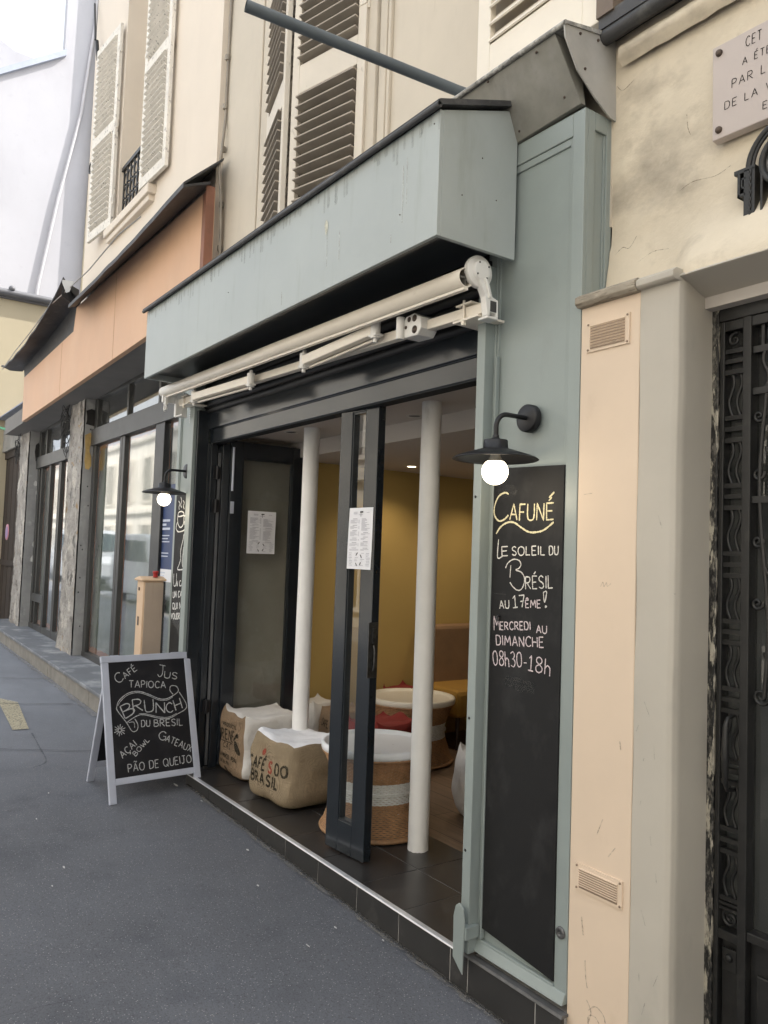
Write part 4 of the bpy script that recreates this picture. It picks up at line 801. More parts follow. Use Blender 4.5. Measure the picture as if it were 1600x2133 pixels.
LB_T = [('U',-4.0665,1.3104,-4.0092,1.3144,0.0979,1),('N CAFÉ',-4.0055,1.3111,-3.7966,1.3217,0.0421,1),('UN CAFUNÉ',-4.0658,1.2211,-3.7250,1.2440,0.0467,1),("QUI N'EN",-4.0664,1.1295,-3.7805,1.1519,0.0491,1),('VOUDRAIT.',-4.0824,1.0522,-3.7984,1.0761,0.0443,1),]
LB_L = [([(-4.0431,1.9735),(-4.0139,1.9515),(-4.0320,1.9281),(-4.0205,1.9038)],0.8),([(-4.0015,2.0048),(-3.9808,1.9712),(-3.9963,1.9419),(-3.9707,1.9203)],0.8),([(-3.9492,1.9760),(-3.9239,1.9544),(-3.9368,1.9311),(-3.9176,1.9069)],0.8),([(-4.0470,1.8565),(-4.0308,1.8831),(-3.9781,1.8907),(-3.9285,1.8806),(-3.9181,1.8626),(-3.9652,1.8548),(-4.0217,1.8518),(-4.0470,1.8565),(-4.0462,1.8265),(-4.0302,1.7933),(-3.9942,1.7691),(-3.9538,1.7699),(-3.9215,1.7919),(-3.9130,1.8242),(-3.9181,1.8626)],1),([(-3.9169,1.8538),(-3.8851,1.8531),(-3.8761,1.8324),(-3.8952,1.8092),(-3.9171,1.8066)],1),([(-4.0470,1.8085),(-4.0666,1.7818),(-4.0662,1.7547),(-4.0221,1.7335),(-3.9493,1.7361),(-3.8949,1.7476),(-3.8810,1.7738),(-3.9016,1.7976)],1),([(-3.8053,1.7209),(-3.8607,1.7269),(-3.8978,1.7094),(-3.9091,1.6742),(-3.9371,1.6211),(-3.9501,1.5738),(-3.9406,1.5269),(-3.9640,1.4851),(-3.9939,1.4416),(-3.8864,1.4441)],1),([(-3.8899,1.7094),(-3.8616,1.6744),(-3.8265,1.6454),(-3.8664,1.6510),(-3.8926,1.6098),(-3.8975,1.5630),(-3.9063,1.5101),(-3.8946,1.4695),(-3.8539,1.4371),(-3.8147,1.4361)],1),([(-3.8616,1.6744),(-3.8117,1.6513)],1),([(-3.8883,1.5777),(-3.8553,1.5666),(-3.8174,1.5760)],0.9),([(-3.8802,1.5166),(-3.8520,1.4824),(-3.8046,1.4780)],0.9),]
SB_T = [('C',0.1068,0.7779,0.1528,0.8033,0.0667,1),('AFÉ',0.1606,0.8085,0.2491,0.8659,0.0426,1),('J',0.3938,0.8096,0.4481,0.7983,0.0826,1),('US',0.4440,0.7971,0.5383,0.7769,0.0468,1),('TAPIOCA',0.1823,0.7469,0.4479,0.7239,0.0468,1),('B',0.1420,0.5422,0.2166,0.5722,0.0899,1.3),('R',0.2033,0.5735,0.2697,0.5792,0.0859,1.3),('U',0.2855,0.5691,0.3484,0.5716,0.0851,1.3),('N',0.3647,0.5556,0.4266,0.5518,0.0710,1.3),('C',0.4420,0.5488,0.4918,0.5505,0.0673,1.3),('H',0.5140,0.5579,0.5633,0.5702,0.0744,1.3),('DU',0.2510,0.4731,0.3119,0.4708,0.0439,1),('BRESIL',0.3420,0.4661,0.5529,0.4522,0.0461,1),('AÇAI',0.1079,0.2809,0.2109,0.3572,0.0448,1),('BOWL',0.1952,0.2846,0.3019,0.3757,0.0323,0.9),('G',0.3657,0.3752,0.4153,0.3609,0.0580,1),('ATEAUX',0.4138,0.3611,0.5938,0.2632,0.0446,1),('PÃO DE QUEIJO',0.1388,0.1886,0.5948,0.1927,0.0517,1),]
SB_L = [([(0.0877,0.6234),(0.1065,0.6640),(0.1683,0.7071),(0.2439,0.7167),(0.3180,0.6903),(0.3923,0.6534),(0.4467,0.6472),(0.5083,0.6693),(0.5429,0.6962),(0.5299,0.7294),(0.4902,0.7340),(0.4796,0.7050),(0.5007,0.6736)],1),([(0.0969,0.6296),(0.1171,0.6595),(0.1714,0.6976),(0.2432,0.7074),(0.3158,0.6818),(0.3916,0.6439),(0.4498,0.6381),(0.4950,0.6548)],0.7),([(0.5478,0.6883),(0.5966,0.5797),(0.5156,0.5321),(0.4504,0.5109),(0.3810,0.5194),(0.2841,0.5506),(0.2391,0.5536),(0.1932,0.5370),(0.1486,0.5121)],1),([(0.5163,0.5394),(0.4512,0.5195),(0.3817,0.5280),(0.2847,0.5584),(0.2398,0.5621)],0.7),([(0.0877,0.6234),(0.0911,0.5984),(0.1486,0.5121),(0.1833,0.4524),(0.2167,0.4543),(0.2268,0.4898),(0.2077,0.5327)],1),([(0.1618,0.5107),(0.1986,0.5104),(0.2031,0.4712)],0.7),([(0.4259,0.4989),(0.4408,0.5090)],0.8),([(0.1068,0.4656),(0.1324,0.4602)],0.9),([(0.1049,0.4618),(0.1305,0.4403)],0.9),([(0.1013,0.4594),(0.1104,0.4357)],0.9),([(0.0968,0.4592),(0.0914,0.4282)],0.9),([(0.0928,0.4612),(0.0764,0.4429)],0.9),([(0.0902,0.4648),(0.0594,0.4552)],0.9),([(0.0898,0.4691),(0.0644,0.4744)],0.9),([(0.0916,0.4729),(0.0661,0.4943)],0.9),([(0.0952,0.4753),(0.0861,0.4990)],0.9),([(0.0997,0.4755),(0.1051,0.5067)],0.9),([(0.1037,0.4735),(0.1203,0.4920)],0.9),([(0.1063,0.4699),(0.1375,0.4796)],0.9),]

cbd = thing('chalkboard', 'tall blackboard panel chalked with opening days and hours beside the right lamp', 'chalkboard', (-.26, 0, .1))
b = MB(); b.solid([(-.463, .002, .125), (-.463, .002, 1.978), (-.456, -.005, 1.978), (-.456, -.005, .125)], [(-.062, .002, .083), (-.062, .002, 1.966), (-.064, -.005, 1.966), (-.064, -.005, .085)]); bd = mk('board', b, board_m, cbd)
F1 = lambda s, t: (s, -.0066, t)
b = MB(); write(b, RB_T[:2], RB_L[:3], .0060, F1, .004, .02); mk('yellow_lettering', b, chalky, cbd)
b = MB(); write(b, RB_T[2:8], RB_L[3:7]+RB_L[8:], .0046, F1, .004, .03); mk('white_lettering', b, chalkw, cbd)
b = MB(); write(b, RB_T[8:], RB_L[7:8], .0046, F1, .004, .03); mk('pink_lettering', b, chalkp, cbd)
b = MB()
for (x, z, rx, rz) in ((-.27, 1.12, .10, .03), (-.24, 1.34, .05, .03), (-.36, 1.88, .07, .03)): b.add([(x+rx*math.cos(a)*random.uniform(.7, 1.1), -.0058, z+rz*math.sin(a)*random.uniform(.6, 1.2)) for a in [k*.4 for k in range(15)]], [tuple(range(15))])
mk('wiped_smear', b, CHALK('faint_smear', (.09, .09, .09), 30, .40, .8, .45), cbd)
b = MB(); b.box(-.427, -.355, -.0062, -.0058, 1.462, 1.466); b.box(-.42, -.36, -.0062, -.0058, 1.27, 1.274); b.tube([(-.393, -.006, 1.375), (-.393, -.018, 1.372), (-.388, -.018, 1.355)], .006, 7); mk('hatch_latch', b, black_m, cbd)
cbl = thing('chalkboard', 'narrow blackboard with chalk drawing of a steaming cup behind the sandwich board', 'chalkboard', (-3.9, 0, .1))
b = MB(); b.box(-4.10, -3.712, -.004, .002, .09, 2.02); mk('board', b, board_m, cbl)
F2 = lambda s, t: (s, -.0056, t)
b = MB(); write(b, [], LB_L, .0095, F2, .006, .03); mk('cup_drawing', b, paintw, cbl)
b = MB(); write(b, LB_T, [], .0088, F2, .005, .03); mk('lettering', b, paintw, cbl)
b = MB(); b.add([(-4.09, -.0048, 1.28), (-3.72, -.0048, 1.30), (-3.715, -.0048, .93), (-3.80, -.0048, 1.0), (-3.9, -.0048, .93), (-3.98, -.0048, 1.0), (-4.08, -.0048, 1.02)], [tuple(range(7))]); mk('wiped_smear', b, smear_m, cbl)
# ---------------------------------------------------------------- sandwich board
sbt = thing('sandwich_board', 'silver framed sandwich board chalked with a brunch menu on the pavement', 'sandwich board', (-3.61, -.34, -.075))
A = Vector((-3.326, -.634, -.080)); ea = Vector((-.07812, .99694, .0017)); eb = Vector((-.30246, -.02533, .95283)); en = ea.cross(eb)
if en.x < 0: en = -en
XF = Matrix((ea, eb, en)).transposed().to_4x4(); XF.translation = A-en*.0
eb2 = Vector((.285, .02, .953)).normalized(); en2 = ea.cross(eb2)
if en2.x > 0: en2 = -en2
A2 = A+Vector((-.583, -.0, .016)); X2 = Matrix((ea, eb2, en2)).transposed().to_4x4(); X2.translation = A2; X2 = X2 @ Matrix.Diagonal((1, .955, 1, 1))
def frame(Xm, nm):
    f = MB(); t0, t1 = -.024, .0
    f.box(.0, .048, t0, t1, 0, .925) if False else None
    for (a, c, d, e) in ((0, .048, 0, .925), (.608, .656, 0, .925), (.049, .607, .116, .158), (-.003, .66, .927, .972)): f.box(a, c, d, e, t0, t1, Xm)
    o = mk(nm, f, alu_m, sbt, bevel=.003)
    p = MB(); p.box(.047, .609, .157, .928, -.016, -.006, Xm); mk('panel', p, sboard_m, o)
    g = MB()
    for a in (0, .608): g.box(a+.002, a+.046, -.006, .006, -.022, -.002, Xm)
    mk('foot', g, black_m, o); return o
ff = frame(XF, 'front_frame'); frame(X2, 'rear_frame')
b = MB(); F3 = lambda s, t: tuple(XF @ Vector((s, t, -.0045)))
write(b, SB_T, SB_L, .0055, F3, .004, .03); mk('lettering', b, chalkg, ff)
b = MB()
for a in (.10, .55): b.box(a-.03, a+.03, .955, .978, -.05, -.02, XF)
mk('hinge', b, alu_m, sbt)
# ---------------------------------------------------------------- coffee sack seats
def sack(cx, cy, hx, hy, h, rot, seed, k=5.5, n=22, ear=.05, sink=.03, bulge=.06, peaks=(), wr=.012, z0=.0):
    """soft box; returns {face: MB}"""
    out = {}
    X = Matrix.Translation((cx, cy, z0)) @ Matrix.Rotation(rot, 4, 'Z')
    def pos(x, y, z):
        m = max(abs(x), abs(y), abs(z)); l = (abs(x)**k+abs(y)**k+abs(z)**k)**(1/k); s = m/l if l else 1
        X_, Y_, Z_ = x*s, y*s, z*s
        bw = 1+bulge*(1-Z_*Z_)+.07*max(0, -Z_)
        px, py, pz = X_*hx*bw, Y_*hy*bw, (Z_+1)*h/2
        if z > .5:
            q = (z-.5)*2; e = max(abs(x), abs(y)); pz += q*(ear*(abs(x)*abs(y))**5-sink*(1-e**2))
            for (ux, uy, a, w) in peaks: pz += q*a*math.exp(-((x-ux)**2+(y-uy)**2)/w); 
        nv = noise.noise_vector((px*6+seed, py*6, pz*7)); nw = noise.noise_vector((px*19+seed, py*19, pz*17))
        lo = min(1, pz/.06)
        px += (nv.x*wr*1.6+nw.x*wr*.45); py += (nv.y*wr*1.6+nw.y*wr*.45); pz += (nv.z*wr*1.2+nw.z*wr*.4)*lo
        return X @ Vector((px, py, max(.0005, pz)))
    for fc, fn in (('f', lambda u, v: pos(u, -1, v)), ('b', lambda u, v: pos(-u, 1, v)), ('r', lambda u, v: pos(1, u, v)), ('l', lambda u, v: pos(-1, -u, v)), ('t', lambda u, v: pos(u, v, 1)), ('d', lambda u, v: pos(u, -v, -1))):
        m = MB(); m.grid(lambda a, c: fn(2*a-1, 2*c-1), n, n, True); out[fc] = m
    return out
def join(*ms):
    r = MB()
    for m in ms: r.add(m.v, m.f, True)
    return r
def onto(mbs):
    j = join(*mbs); t = BVHTree.FromPolygons([tuple(v) for v in j.v], j.f)
    def f(s, tt):
        hit = t.ray_cast(Vector((s, -1.5, tt)), Vector((0, 1, 0)))
        return tuple(hit[0]+Vector((0, -.0022, 0))) if hit[0] else (s, .5, tt)
    return f
s1 = sack(-3.325, .430, .225, .23, .45, R(-3), 3, k=8, ear=.035, sink=.02, bulge=.02, peaks=((-.9, -.95, .035, .05),))
b1 = thing('sack_seat', 'coffee sack seat with a leaf emblem and white cotton sides beside the folded left leaf', 'sack seat', (-3.305, .435, 0), 'coffee sack seats')
mk('jute_panel', join(s1['f'], s1['l'], s1['d']), burlap2, b1); mk('cotton_cover', join(s1['t'], s1['r'], s1['b']), cotton, b1)
F4 = onto([s1['f']])
b = MB(); write(b, [('PRODUCTO', -3.46, .335, -3.26, .338, .024, 1), ('C.A.C.', -3.435, .186, -3.31, .19, .036, 1.2), ('LA MERCED  PERU', -3.50, .118, -3.20, .124, .026, 1.2), ('CAFE DEL PERU', -3.50, .074, -3.33, .078, .02, .9)], [([(-3.50, .228), (-3.28, .234)], 1)], .0062, F4, .005, .01, .2)
write(b, [('IRENE', -3.50, .243, -3.285, .247, .070, 1.0)], [], .011, F4, .006, .0, .15, .3); mk('printed_text', b, sackink, b1)
b = MB()
def blob(cx, cz, a, c, rot, F, mb): 
    rings = []; n = 16
    for q in (1, .66, .33): rings.append([F(cx+q*(a*math.cos(t)*math.cos(rot)-c*math.sin(t)*math.sin(rot)), cz+q*(a*math.cos(t)*math.sin(rot)+c*math.sin(t)*math.cos(rot))) for t in [2*math.pi*i/n for i in range(n)]])
    vs = [p for r_ in rings for p in r_]+[F(cx, cz)]
    mb.add(vs, [(j*n+i, j*n+(i+1) % n, (j+1)*n+(i+1) % n, (j+1)*n+i) for j in range(2) for i in range(n)]+[(2*n+i, 2*n+(i+1) % n, 3*n) for i in range(n)])
blob(-3.20, .225, .062, .026, R(-38), F4, b); blob(-3.245, .292, .026, .016, R(40), F4, b); blob(-3.22, .305, .024, .014, R(-20), F4, b); blob(-3.265, .272, .016, .012, 0, F4, b); blob(-3.40, .035, .03, .018, R(-30), F4, b); blob(-3.30, .03, .018, .026, 0, F4, b); mk('leaf_emblem', b, sackink, b1)
s2 = sack(-2.655, .375, .262, .23, .43, R(4), 11, k=5.5, ear=.0, sink=.035, bulge=.055, peaks=((.80, .75, .075, .10), (-.9, -.8, .03, .08)), wr=.014)
b2 = thing('sack_seat', 'plump coffee sack seat with white top and large brown and red stencilled words', 'sack seat', (-2.60, .395, 0), 'coffee sack seats')
mk('jute_body', join(s2['f'], s2['l'], s2['r'], s2['b'], s2['d']), burlap, b2)
mk('cotton_top', s2['t'], cotton2, b2)
F5 = onto([s2['f'], s2['r'], s2['l']])
b = MB(); write(b, [('CAFÉ', -2.85, .205, -2.655, .208, .066, 1), ('DO', -2.535, .208, -2.42, .212, .066, 1), ('BRASIL', -2.825, .118, -2.50, .124, .066, 1)], [], .0148, F5, .006, .0, .1, .36); mk('printed_text', b, sackink, b2)
b = MB(); write(b, [('S', -2.612, .207, -2.572, .208, .066, 1)], [], .0155, F5, .006, .0, .1); blob(-2.70, .315, .026, .017, R(50), F5, b); mk('red_print', b, sackred, b2)
b = MB()
for i in range(14): ribbon(b, [(-2.70+i*.026, .028), (-2.685+i*.026, .040)], .006, F5, .005)
mk('faded_print', b, CHALK('green_faded_ink', (.16, .19, .12), 200, .45, .6, .6), b2)
def plain_sack(label, cx, cy, hx, hy, h, rot, seed, mt, mbdy, z0=0, **kw):
    s = sack(cx, cy, hx, hy, h, rot, seed, n=16, z0=z0, **kw); r = thing('sack_seat', label, 'sack seat', (cx, cy, 0), 'coffee sack seats')
    mk('sack_body', join(s['f'], s['l'], s['r'], s['b'], s['d']), mbdy, r); mk('sack_top', s['t'], mt, r); return s, r
plain_sack('cream cotton sack seat seen behind the left white column', -3.55, 1.02, .15, .16, .46, R(12), 21, cotton, cotton, ear=.05)
s3, r3 = plain_sack('brown printed sack seat seen through the glass of the narrow middle leaf', -3.26, 1.10, .16, .16, .44, R(-10), 27, burlap2, burlap2, ear=.04)
F6 = onto([s3['f'], s3['r']]); b = MB(); write(b, [('CAFE', -3.32, .30, -3.18, .30, .05, 1)], [], .010, F6, .006, 0, .1); mk('printed_text', b, sackink, r3)
plain_sack('red topped sack seat between the two round wicker tables', -2.80, 1.13, .19, .20, .43, R(8), 33, redm, redm, ear=.05, peaks=((.2, .9, .05, .08),))
plain_sack('red sack seat half hidden behind the cream topped wicker table', -3.56, 1.92, .17, .17, .50, R(20), 41, redm, redm, ear=.06)
plain_sack('plump off-white sack seat beside the right door jamb', -1.66, 1.22, .24, .22, .43, R(-20), 47, cotton, cotton, ear=.05)
# ---------------------------------------------------------------- wicker tables
def wicker_table(cx, cy, s, label, tm, hs=1.):
    r = thing('wicker_table', label, 'table', (cx, cy, 0), 'round wicker tables')
    H = .445*hs
    def prof(z):
        t = z/H
        return s*(.245+.068*(abs(t-.54)/.54)**1.5 if t < .54 else .245+.065*((t-.54)/.46)**1.5)
    N = 46; seg = N*4; rows = 46; p = H/rows
    br = MB(); wh = MB()
    for i in range(rows):
        z = (i+.5)*p; t = z/H; mb = wh if .42 < t < .68 else br; ph = math.pi*(i % 2); rr = prof(z)
        bulge = .012 if .53 < t < .57 else 0
        mb.lathe([(rr-.002, z-p*.52), (rr+.0045+bulge, z-p*.25), (rr+.0055+bulge, z+p*.2), (rr-.002, z+p*.5)], seg, Matrix.Translation((cx, cy, .012)), True, lambda a, q, zz, ph=ph: q+.0038*math.cos(N*a+ph))
    for zz, mb in ((.004, br), (H, br)):
        q = prof(min(H, max(0, zz))); mb.tube([(cx+(q+.004)*math.cos(2*math.pi*k/48), cy+(q+.004)*math.sin(2*math.pi*k/48), zz+.012) for k in range(49)], .012, 8, False)
    mk('wicker_basket', br, wick_m, r); mk('white_band', wh, wickw_m, r)
    t = MB(); q = prof(H); t.lathe([(.0001, H+.024), (q-.03, H+.024), (q-.012, H+.03), (q-.004, H+.045), (q+.010, H+.047), (q+.018, H+.036), (q+.018, H+.014), (q+.014, H+.002), (q-.01, H+.0), (.0001, H+.002)], 64, Matrix.Translation((cx, cy, .012))); mk('tray_top', t, tm, r)
    f = MB()
    for k in range(4): f.sphere((cx+.28*s*math.cos(k*1.57+.4), cy+.28*s*math.sin(k*1.57+.4), .010), .011, 10, 6)
    mk('foot', f, tray_m, r)
wicker_table(-1.955, .505, 1., 'round wicker table with white tray top just behind the narrow middle leaf', tray_m)
wicker_table(-3.12, 1.64, 1.07, 'round wicker table with cream tray top further inside by the sofa', trayc_m)
# sofa
sf = thing('sofa', 'mustard sofa with brown backrest against the yellow wall', 'sofa', (-3.45, 2.9, 0))
b = MB(); b.box(-3.74, -3.12, 2.12, 3.9, .27, .50); mk('seat', b, sofa_m, sf, bevel=.04)
b = MB(); b.box(-3.755, -3.60, 2.14, 3.9, .45, 1.0); mk('backrest', b, sofab_m, sf, bevel=.035)
for (x, y) in ((-3.2, 2.2), (-3.68, 2.2), (-3.2, 3.8), (-3.68, 3.8)):
    b = MB(); b.tube([(x, y, .28), (x+.02, y-.02, .0)], [.02, .013], 10); mk('leg', b, M('dark_wood_leg', (.05, .03, .02), .5, .2, 9, 0), sf)
# flag pole
fp = MB(); fp.tube([(-.70, .20, 3.72), (-.765, 0, 3.745), (-.968, -.973, 3.84)], .0245, 16, False); fp.tube([(-.70, .20, 3.72), (-.765, 0, 3.745), (-.967, -.968, 3.8395)], .021, 16, True)
tag(mk('flag_pole', fp, pole_m, origin=(-.7, .15, 3.72)), 'bare grey metal flag pole sticking out above the sign box', 'pole')
# ---------------------------------------------------------------- left-hand house and its gutted shopfront
lh = thing('pink_house', 'pale rendered house with worn louvred shutters above the orange shop band', 'house', (-5.8, .2, 4.3))
w = MB(); a, b_, z0, z1 = -6.56, -5.52, 5.02, 8.6
w.box(-7.88, a, .10, .6, 3.72, 9.8); w.box(b_, -3.865, .10, .6, 3.72, 9.8); w.box(a, b_, .10, .6, 3.72, z0); w.box(a, b_, .10, .6, z1, 9.8); w.box(-7.88, -3.865, .6, 8, 3.72, 9.8); mk('wall', w, beige2, lh)
w = MB(); w.box(a, b_, .36, .42, z0, z1); wi = mk('window', w, M('pale_window_blind', (.50, .45, .37), .6, .1, 3, .05), lh)
w = MB(); w.box(a, a+.05, .33, .365, z0, z1); w.box(b_-.05, b_, .33, .365, z0, z1); w.box((a+b_)/2-.04, (a+b_)/2+.04, .33, .365, z0, z1); mk('window_frame', w, shutold_m, wi)
w = MB(); w.box(a-.22, b_+.2, .02, .3, 4.93, 5.02); w.box(a-.18, b_+.16, .045, .3, 4.87, 4.93); mk('sill', w, beige2, lh, bevel=.008)
shutter('shutter', (-6.60, .055), R(180+5), .70, 5.03, 7.28, [(6.10, 6.22)], shutold_m, shutold_m, .062, lh, flip=1, stile=.075, bot=.10, tilt=26, sd=.044)
shutter('shutter', (-5.58, .03), R(2), .66, 5.03, 7.7, [(6.15, 6.27)], shutold_m, shutold_m, .062, lh, flip=-1, stile=.075, bot=.10, tilt=26, sd=.044)
ir = MB(); ir.box(a, b_, .12, .15, 5.62, 5.66); ir.box(a, b_, .125, .145, 5.06, 5.09)
for i in range(9):
    x = a+.06+i*.115; ir.box(x-.008, x+.008, .128, .142, 5.08, 5.63)
    for zc in (5.2, 5.35, 5.5): ir.tube([(x+.055+.05*math.cos(t*.5), .135, zc+.06*math.sin(t*.5)) for t in range(11)], .009, 5)
mk('balcony_rail', ir, iron_m, lh)
lt = MB(); lt.tube([(-7.6, .04, 7.60), (-7.58, .06, 7.35)], .02, 6); lt.tube([(-7.57, .06, 7.36), (-7.57, .06, 7.2), (-7.56, .06, 7.05)], .012, 6); lt.tube([(-7.85, .05, 8.2), (-7.6, .02, 7.6)], .012, 6); mk('hook', lt, iron_m, lh)
rs = MB(); rs.tube([(-7.40+.05*math.cos(t*.6), .0, 5.95+.06*math.sin(t*.6)) for t in range(12)], .009, 5); mk('shutter_latch', rs, iron_m, lh)
# shop
vs = thing('gutted_shop', 'gutted shopfront under renovation with plain orange band and charcoal window frames', 'shopfront', (-7.2, .2, .2))
def sz(x): return .19-.0222*(x+6.09)
op = MB(); poly = [(-10.54, 3.372), (-5.06, 3.498), (-3.745, 3.528), (-3.745, 4.375), (-7.68, 4.386), (-7.77, 4.118), (-10.58, 4.03)]
op.prism(poly, 'y', .0, .055); fo = mk('fascia_panel', op, orange_m, vs, bevel=.003)
sm = MB()
for x in (-6.1, -8.3): sm.box(x-.004, x+.004, -.0015, .001, 3.50+.023*(x+5.06), 4.37 if x > -7.7 else 4.09)
mk('panel_seam', sm, M('seam_brown', (.46, .26, .15), .7, .1, 9, 0), fo)
es = MB(); es.box(-3.83, -3.765, -.012, .0, 3.50, 4.36); es.box(-3.765, -3.742, -.02, .05, 3.45, 4.40); mk('edge_strip', es, brown_m, vs, bevel=.003)
def sheet(mb, inner, outer, th=.02, n=30, sag=.03, wv=.012, s=0):
    def pt(u, v, o):
        a = Vector(inner[0]).lerp(Vector(inner[1]), u); b = Vector(outer[0]).lerp(Vector(outer[1]), u); p = a.lerp(b, v)
        p.z += wv*noise.noise((p.x*2.4+s, v*2, 3))*(.3+v)-sag*math.sin(math.pi*u)*v+o; return p
    mb.grid(lambda u, v: pt(u, v, 0), n, 5); mb.grid(lambda u, v: pt(1-u, v, th), n, 5); mb.grid(lambda u, v: pt(u, 1, th*v), n, 1, False); mb.grid(lambda u, v: pt(1, u, th*v), 5, 1, False); mb.grid(lambda u, v: pt(0, u, th*v), 5, 1, False)
rf = MB(); sheet(rf, ((-7.72, -.0, 4.40), (-3.72, -.0, 4.40)), ((-7.02, -.24, 4.17), (-3.64, -.24, 4.275)), s=1); sheet(rf, ((-7.72, .1, 4.60), (-3.72, .1, 4.62)), ((-7.02, -.24, 4.19), (-3.64, -.24, 4.295)), s=1)
mk('roof_flashing', rf, lead_m, vs)
rf = MB(); sheet(rf, ((-11.0, .05, 4.20), (-7.7, .05, 4.45)), ((-11.05, -.24, 4.20), (-7.25, -.26, 4.53)), sag=.14, wv=.04, s=5); rf.prism([(-10.6, 4.02), (-7.76, 4.10), (-7.66, 4.52), (-9.2, 4.30), (-10.7, 4.2)], 'y', .01, .04)
rf.solid([(-7.69, -.02, 4.38), (-7.69, .02, 4.38), (-7.69, .02, 4.6), (-7.69, -.02, 4.6)], [(-7.3, -.255, 4.37), (-7.3, -.25, 4.37), (-7.3, -.25, 4.55), (-7.3, -.255, 4.55)])
mk('roof_flashing', rf, lead_m, vs)
rf = MB(); rf.solid([(-7.24, -.27, 4.50), (-7.0, -.2, 4.46), (-7.0, -.2, 4.47), (-7.24, -.27, 4.535)], [(-7.12, -.25, 4.36), (-7.06, -.23, 4.36), (-7.06, -.23, 4.37), (-7.12, -.25, 4.37)]); mk('torn_flashing', rf, zinc2_m, vs)
so2 = MB(); so2.solid([(-12.2, .055, 3.36), (-12.2, .9, 3.36), (-12.2, .9, 3.6), (-12.2, .055, 3.6)], [(-3.86, .055, 3.535), (-3.86, .9, 3.535), (-3.86, .9, 3.7), (-3.86, .055, 3.7)]); mk('soffit', so2, M('grey_soffit', (.20, .19, .18), .8, .1, 3, .1), vs)
sl = MB(); sl.solid([(-12.6, -.02, sz(-12.6)-.035), (-12.6, .62, sz(-12.6)-.035), (-12.6, .62, sz(-12.6)), (-12.6, -.02, sz(-12.6))], [(-4.46, -.02, sz(-4.46)-.035), (-4.46, .62, sz(-4.46)-.035), (-4.46, .62, sz(-4.46)), (-4.46, -.02, sz(-4.46))]); so3 = mk('stone_sill', sl, slabm, vs, bevel=.006)
ss = MB()
xs = [-12.6+.9*i for i in range(10)]
for i in range(9):
    q0, q1 = xs[i]+.004, min(xs[i+1], -4.46)-.004
    ss.solid([(q0, .0+.01*random.random(), -.5), (q0, .3, -.5), (q0, .3, sz(q0)-.036), (q0, .0+.01*random.random(), sz(q0)-.036)], [(q1, .004, -.5), (q1, .3, -.5), (q1, .3, sz(q1)-.036), (q1, .004, sz(q1)-.036)])
mk('riser', ss, sriser, so3, bevel=.008)
def pier(xl, xr, yf, yb, zt, label):
    m = MB(); NV = 90
    def f(u, v):
        z = .1+(zt-.1)*v; low = max(0, 1-(z-.2)/.8)
        rough = noise.noise((u*3+xl, z*3.1, 1))*.025+noise.noise((u*9, z*8, xl))*.016+abs(noise.noise((u*14, z*17, xl)))*.022
        x = xl-.16*low*low+(xr-xl+.16*low*low)*u+ (0 if u > .9 else .05*noise.noise((z*2.2, xl, u*2))*(1-u))
        return (x, yf+rough*(1 if u < .93 else .2)+.02*max(0, u-.9), z)
    m.grid(f, 22, 150); m.grid(lambda u, v: (xl-.16*max(0, 1-(.1+(zt-.1)*v-.2)/.8)**2+.05*noise.noise((((.1+(zt-.1)*v))*2.2, xl, 0)), yb+(yf-yb)*u, .1+(zt-.1)*v), 6, NV)
    o = mk('pier', m, conc_m, vs)
    s = MB(); s.grid(lambda u, v: (xr+.006*noise.noise((u*4, v*9, xl)), yf+.02+(yb-yf-.02)*u, .1+(zt-.1)*v), 8, NV); mk('cement_side', s, concg_m, o); return o
p1 = pier(-8.98, -8.32, .31, .62, 3.48, ''); p0 = pier(-12.12, -11.47, .286, .62, 3.42, '')
F7 = lambda s, t: (-8.312, s, t)
b = MB(); b.add([F7(.335+.015*math.sin(k), z) for k, z in enumerate((3.29, 3.22, 3.16, 3.12))]+[F7(.47, 3.10), F7(.475, 3.2), F7(.465, 3.30), F7(.40, 3.32)], [tuple(range(8))]); mk('tar_smear', b, tar_m, p1)
b = MB(); b.add([F7(y, z) for y, z in ((.335, 2.98), (.35, 2.78), (.345, 2.66), (.36, 2.56), (.40, 2.55), (.43, 2.60), (.425, 2.72), (.40, 2.78), (.41, 2.88), (.43, 2.95), (.40, 3.02))], [tuple(range(11))]); mk('plaster_patch', b, ochre_m, p1)
b = MB()
for (y, z) in ((.40, 3.06), (.40, 2.34), (.38, 1.55), (.37, 1.2), (.42, 2.1), (.40, .6), (.36, 1.02), (.36, 1.6)): b.add([F7(y+.008*math.cos(k), z+.011*math.sin(k)) for k in (0, 1, 2, 3, 4, 5)], [tuple(range(6))])
mk('drill_hole', b, black_m, p1)
b = MB()
for (z, y) in ((2.55, .42), (2.4, .45), (1.6, .45), (1.35, .44), (1.1, .46)):
    X_ = -11.46; b.add([(X_, y+.03*math.cos(k*.9)*random.uniform(.6, 1.2), z+.06*math.sin(k*.9)*random.uniform(.5, 1.2)) for k in range(7)], [tuple(range(7))])
mk('white_patch', b, M('white_filler', (.62, .62, .6), .8, .1, 9, .1), p0)
b = MB(); b.add([(-11.46, y, z) for y, z in ((.44, 2.92), (.40, 2.9), (.38, 3.05), (.39, 3.16), (.43, 3.2), (.46, 3.1))], [tuple(range(6))]); mk('tar_smear', b, tar_m, p0)
